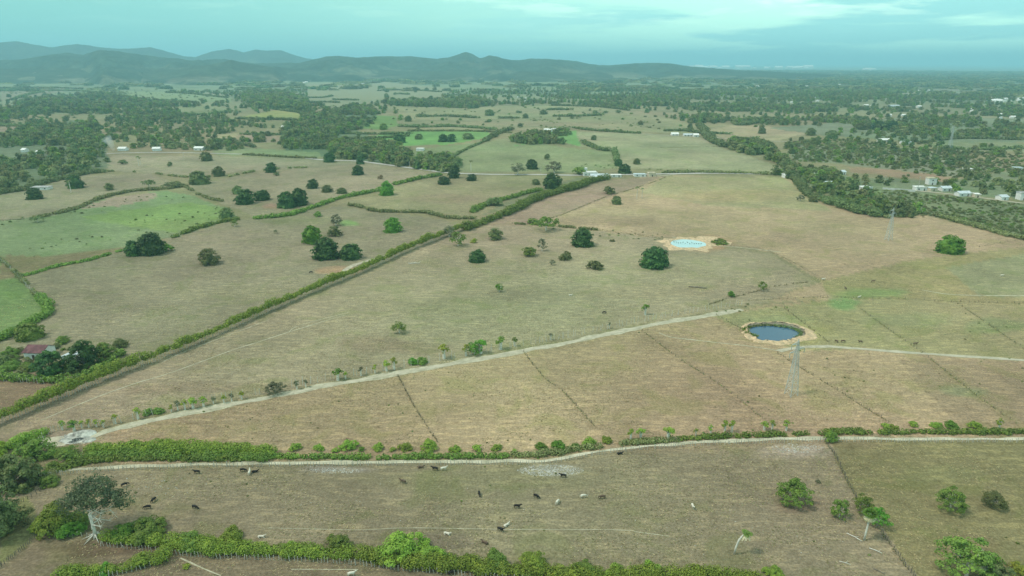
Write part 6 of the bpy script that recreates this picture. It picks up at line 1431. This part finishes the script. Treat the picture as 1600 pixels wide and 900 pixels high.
WD = [('dense dark wood at the far left above the green field', [(-60, 218), (0, 214), (60, 196), (90, 188), (130, 186), (160, 200), (166, 226), (166, 240), (172, 262), (150, 268), (110, 276), (75, 282), (60, 268), (20, 262), (-60, 262)], 12, (7, 14), 1, .85, .03, .45, 'left', 40),
      ('dark wood edge at the left border', [(-60, 262), (30, 270), (60, 285), (40, 292), (0, 300), (-60, 304)], 11, (8, 14), 2, .8, .02, .44, 'left', 14),
      ('wooded strip on the far left rise', [(-40, 170), (60, 158), (160, 146), (250, 162), (330, 166), (300, 174), (200, 182), (90, 176), (-40, 196)], 15, (11, 18), 3, .8, .01, .49, 'left', 0),
      ('broken woodland between the far left wood and the centre', [(165, 184), (250, 174), (330, 186), (400, 196), (445, 202), (445, 212), (400, 216), (300, 226), (168, 236)], 14, (6, 12), 4, .75, .06, .52, 'centre left', 10),
      ('trees along the far left road', [(168, 230), (230, 226), (300, 226), (400, 218), (440, 222), (440, 233), (400, 232), (300, 237), (235, 236), (168, 239)], 12, (7, 12), 5, .75, .04, .42, 'far road', 14),
      ('dark far wood above the small bright field', [(376, 148), (400, 143), (440, 146), (470, 154), (482, 166), (484, 176), (440, 172), (400, 170), (384, 160)], 15, (13, 22), 6, 1, 0, 0, 'centre', 0),
      ('large central wood reaching down to the pale road', [(442, 200), (470, 188), (500, 178), (540, 166), (580, 168), (592, 178), (582, 194), (560, 204), (530, 212), (528, 224), (520, 240), (500, 244), (470, 240), (448, 238), (440, 220)], 12, (8, 14), 7, .9, .03, .38, 'centre', 24),
      ('dense wood directly behind the pale road bend', [(515, 226), (560, 224), (610, 228), (640, 238), (645, 250), (636, 262), (600, 256), (570, 251), (520, 248)], 9.5, (9, 15), 8, .95, .02, 0, 'road', 34),
      ('thin-trunked wood above the road right of the bend', [(632, 254), (660, 250), (700, 246), (716, 256), (716, 268), (690, 269), (650, 264)], 6.5, (7, 12), 9, 1, .06, 0, 'road', 34),
      ('line of trees in the far bright meadow', [(540, 214), (600, 212), (680, 210), (740, 208), (760, 212), (700, 222), (640, 222), (560, 222)], 17, (8, 13), 10, .6, .06, .46, 'meadow', 8),
      ('dark band of trees beyond the striped fields', [(590, 160), (660, 160), (700, 156), (745, 154), (770, 164), (740, 170), (690, 168), (620, 166)], 15, (12, 20), 11, .95, .01, 0, 'far', 0),
      ('grove of dark trees left of the villa meadow', [(800, 219), (830, 214), (862, 216), (880, 224), (876, 232), (850, 228), (800, 222)], 9, (9, 14), 12, 1, .05, 0, 'villa grove', 14),
      ('trees around the far villa', [(822, 207), (850, 209), (885, 203), (892, 208), (890, 215), (865, 214), (830, 212)], 9, (7, 11), 13, .8, .2, 0, 'villa', 6),
      ('dark grove above the big tan field corner', [(1134, 228), (1150, 222), (1180, 224), (1208, 236), (1222, 250), (1232, 262), (1215, 256), (1190, 246), (1150, 238)], 8.5, (9, 14), 14, 1, .02, 0, 'grove', 30),
      ('wood along the pale road at right, around the houses', [(1210, 268), (1225, 254), (1250, 262), (1290, 270), (1330, 276), (1345, 290), (1330, 300), (1320, 312), (1300, 312), (1275, 304), (1250, 290), (1235, 279), (1212, 276)], 9.5, (6, 12), 15, .8, .03, .36, 'right houses', 34),
      ('trees between and behind the right-hand houses', [(1330, 276), (1400, 282), (1440, 284), (1480, 284), (1600, 262), (1680, 262), (1680, 318), (1600, 316), (1560, 310), (1490, 300), (1420, 293), (1350, 292)], 14, (5, 11), 16, .65, .06, .46, 'right houses', 30),
      ('edge trees below the scrub field near the pylon', [(1320, 316), (1350, 306), (1372, 316), (1400, 330), (1440, 334), (1430, 340), (1388, 342), (1350, 334), (1322, 324)], 7.5, (7, 12), 17, .9, 0, .2, 'edge', 22),
      ('scattered trees of the wooded scrubland at right', [(1225, 222), (1290, 208), (1360, 200), (1440, 212), (1500, 238), (1600, 240), (1680, 240), (1680, 264), (1600, 264), (1490, 276), (1400, 262), (1330, 256), (1240, 250)], 18, (5, 12), 18, .7, .1, .50, 'right scrub', 24),
      ('woodland north of the scrubland', [(1200, 200), (1290, 190), (1400, 184), (1700, 186), (1700, 222), (1600, 217), (1500, 216), (1440, 222), (1360, 204), (1290, 212)], 16, (8, 15), 19, .75, .04, .45, 'right wood', 0)]
for (lb, pl, sp, sz_, sd_, dn, pa, no, wh, ni) in WD: wood(lb, pl, sp, sz_, 500 + sd_, dn, pa, no, wh, nind=ni)
WHERE = {'left': 'tree on the near edge of the far left wood', 'centre left': 'tree on the near edge of the broken woodland at centre left', 'far road': 'tree beside the far grey road at upper left', 'centre': 'tree on the near edge of the central wood', 'road': 'tree of the wood right behind the pale road', 'meadow': 'tree in the line across the far bright meadow',
         'villa grove': 'tree of the dark grove left of the villa meadow', 'villa': 'tree close around the far white villa', 'grove': 'tree of the dark grove at the big tan field corner', 'right houses': 'tree standing among the houses at right', 'edge': 'tree on the wood edge near the middle-distance pylon', 'right scrub': 'tree standing in the scrubland at right'}
INDIV.sort(key=lambda r_: r_[0][1])
SEEN = {}
for k_, (p_, s_, mt_, wh_) in enumerate(INDIV[:225]): SEEN.setdefault((TONE[mt_], wh_), []).append((proj(p_[0], p_[1], p_[2])[0], k_))
WORD = {k_: ORD[i_] for L_ in SEEN.values() for i_, (x_, k_) in enumerate(sorted(L_)) if i_ < len(ORD)}
for k_, (p_, s_, mt_, wh_) in enumerate(INDIV[:225]):
    plant('woodland_tree', 'tree', f'{WORD.get(k_, "last")} {TONE[mt_]} {WHERE[wh_]}'.replace(' tree', ' tree from left,', 1).replace('the near edge of ', ''), 'wtree', k_ % 3, mt_, p_, s_, rng.uniform(0, 6.28), rng.uniform(.85, 1.3), 'woodland edge trees, ' + wh_, False)
# scrub on rough ground
def scrub(label, poly, spacing, size, seed, dens=.8, noise=.4, name='scrub'):
    P = fill(poly, spacing, seed, dens); rs = np.random.RandomState(seed)
    f = fbm(P[:, 0], P[:, 1], 45, seed, 3); P = P[f + rs.uniform(-.1, .1, len(P)) > noise]; n = len(P); s = rs.uniform(size[0], size[1], n) / 9.6
    scatter(name, P, np.stack([s, s, s * rs.uniform(.5, .9, n)], 1), rs.uniform(0, 6, n), rs.choice(8, n), SCRUB, label)
scrub('low bushes of the rough scrubland at right', [(1228, 222), (1290, 214), (1440, 232), (1600, 240), (1700, 240), (1700, 300), (1560, 268), (1490, 278), (1330, 256), (1240, 252)], 6.5, (2.5, 6), 601, .8, .36)
scrub('low bushes of the green scrub field below the houses', [(1300, 306), (1330, 300), (1420, 301), (1500, 308), (1600, 320), (1700, 334), (1700, 392), (1600, 374), (1583, 371), (1481, 343), (1400, 336), (1340, 322)], 4.2, (1.6, 4.2), 602, .85, .36)
scrub('bushes under the lower stretch of the wood edge', [(1440, 334), (1490, 336), (1600, 360), (1700, 380), (1700, 392), (1600, 375), (1583, 370), (1525, 354), (1480, 343)], 3.6, (2, 5), 603, .9, .34)
scrub('bushes dotted over the far striped pastures', [(480, 160), (620, 168), (900, 164), (1090, 192), (1096, 206), (900, 202), (640, 203), (600, 200), (480, 186)], 34, (4, 9), 604, .5, .5)
scrub('bushes dotted over the far left pastures', [(0, 136), (360, 142), (380, 190), (160, 184), (0, 214)], 34, (4, 10), 605, .6, .48)
scrub('weeds dotted along the green field and the gully at left', [(0, 344), (84, 335), (150, 318), (256, 300), (345, 320), (345, 346), (270, 368), (190, 388), (92, 405), (0, 418)], 9, (.9, 2.6), 606, .5, .56)
scrub('weeds dotted over the tan field along its thin fence', [(800, 346), (1050, 366), (1050, 380), (800, 356)], 7, (.8, 2.2), 607, .5, .5)
scrub('small weeds beside the level fence above the pond', [(1110, 486), (1200, 464), (1420, 462), (1600, 468), (1600, 478), (1300, 474), (1150, 490)], 4, (.6, 1.6), 608, .5, .5)
scrub('small dry weeds scattered over the near pastures', [(-40, 700), (300, 640), (1100, 500), (1640, 480), (1700, 700), (1700, 900), (-60, 900)], 8, (.35, 1.0), 609, .5, .54)
scrub('weeds and low plants along the farmstead grove floor', [(0, 555), (60, 540), (150, 545), (190, 552), (150, 585), (80, 596), (0, 590)], 4, (2, 4.5), 610, .8, .3)
scrub('undergrowth of the lower left thicket', [(-60, 700), (30, 705), (100, 728), (90, 745), (60, 770), (40, 830), (-60, 850)], 3.6, (2.5, 5), 611, .9, .25, 'undergrowth')
# the far plain: trees to two and a half kilometres, canopy patches beyond
def plain():
    rs = np.random.RandomState(77)
    def field(n, r0, r1, keep):
        th = rs.uniform(-.72, .72, n); r = np.sqrt(rs.uniform(r0 ** 2, r1 ** 2, n)); x = r * np.sin(th); y = r * np.cos(th)
        px, py, _ = proj(x, y, height(x, y)); side = np.clip((px - 620) / 400, 0, 1)
        m1 = fbm(x, y, 420, 21, 4); mm = fbm(x, y, 130, 91, 3)
        k = keep(px, py, side, m1, mm, rs.uniform(size=n), r); return x[k], y[k], r[k]
    NOGO = [c[0] for c in COVER]
    def clear(px, py):
        q = np.zeros(len(px), bool)
        for pl in NOGO: q |= inpoly(px, py, pl)
        return ~q
    x, y, r = field(36000, 1500, 3400, lambda px, py, s, m1, mm, u, r: clear(px, py) & ((m1 < .54) | (u < .14)) & (u < .25 + .75 * s) & ((mm + .05 * s > .49) & ((m1 < .46) | (s > .3)) | (u < .11 - .05 * s)))
    n = len(x); s = rs.uniform(.7, 1.4, n); scatter('far_woodland', np.stack([x, y, height(x, y)], 1), np.stack([s, s, s * rs.uniform(.9, 1.3, n)], 1), rs.uniform(0, 6, n), rs.choice(12, n), WTREES, 'trees scattered over the far wooded plain')
    x, y, r = field(30000, 3200, 12000, lambda px, py, s, m1, mm, u, r: ((m1 < .47 + .12 * s) | (u < .10)) & (u < .45 + .55 * s) & (mm > .47 - .08 * s))
    n = len(x); s = rs.uniform(3.0, 7.5, n); scatter('far_woodland', np.stack([x, y, height(x, y)], 1), np.stack([s * 1.6, s, np.full(n, 4.6) * rs.uniform(.7, 1.3, n)], 1), rs.uniform(-.4, .4, n), rs.choice(12, n), CLUMPS, 'canopy of the distant wooded plain')
plain()
# dry grass tufts on the near pastures
def tuft_mesh(mt, seed):
    rs = np.random.RandomState(seed); V = []; T = []
    for k in range(9):
        a = rs.uniform(0, 6.28); r_ = rs.uniform(.0, .3); h = rs.uniform(.5, 1.0); x, y = r_ * math.cos(a), r_ * math.sin(a); l = rs.uniform(.2, .6); w = .13; i = len(V)
        V += [(x - w * math.sin(a), y + w * math.cos(a), 0), (x + w * math.sin(a), y - w * math.cos(a), 0), (x + l * math.cos(a), y + l * math.sin(a), h)]; T.append((i, i + 1, i + 2))
    return mesh_np('tuft', np.array(V), np.array(T), M[mt])
TUFT = collect('tuft', [tuft_mesh('straw', 1), tuft_mesh('straw', 2), tuft_mesh('pasture', 3), tuft_mesh('rank', 4)])
def tufts():
    rs = np.random.RandomState(12); n = 90000
    th = rs.uniform(-.70, .70, n); r = 118 + (430 - 118) * rs.uniform(size=n) ** 1.2; x = r * np.sin(th); y = r * np.cos(th)
    f = fbm(x, y, 18, 5, 3); px, py, _ = proj(x, y, height(x, y))
    k = (f > .5) & (px > -60) & (px < 1660) & (py < 930); x = x[k]; y = y[k]; n = len(x); s = rs.uniform(.18, .45, n)
    ix = np.where(fbm(x, y, 60, 8, 2) > .53, rs.choice([2, 3, 0], n), rs.choice([0, 1, 2], n))
    scatter('grass', np.stack([x, y, height(x, y)], 1), np.stack([s * 1.3, s * 1.3, s * .5], 1), rs.uniform(0, 6, n), ix, TUFT, 'dry and olive grass tufts of the grazed pastures')
tufts()

# a wisp of smoke drifting up from a fire behind the far road
def smoke():
    p = g(178, 237); b = MB(); b.tube([(p[0], p[1], p[2] + .5), (p[0] - 1, p[1], p[2] + 6), (p[0] - 3.5, p[1] + 1, p[2] + 12), (p[0] - 9, p[1] + 2, p[2] + 19)], [1.2, 3.0, 5.0, 7.5], 12)
    m = bpy.data.materials.new('smoke'); m.use_nodes = True; nt = m.node_tree; nt.nodes.clear(); v = nt.nodes.new('ShaderNodeVolumePrincipled'); o = nt.nodes.new('ShaderNodeOutputMaterial')
    v.inputs['Color'].default_value = (.85, .88, .92, 1); v.inputs['Density'].default_value = .045; nt.links.new(v.outputs[0], o.inputs['Volume'])
    add('smoke', b.mesh('smoke', m), kind='stuff', label='thin pale smoke rising beside the far white house at left')
smoke()
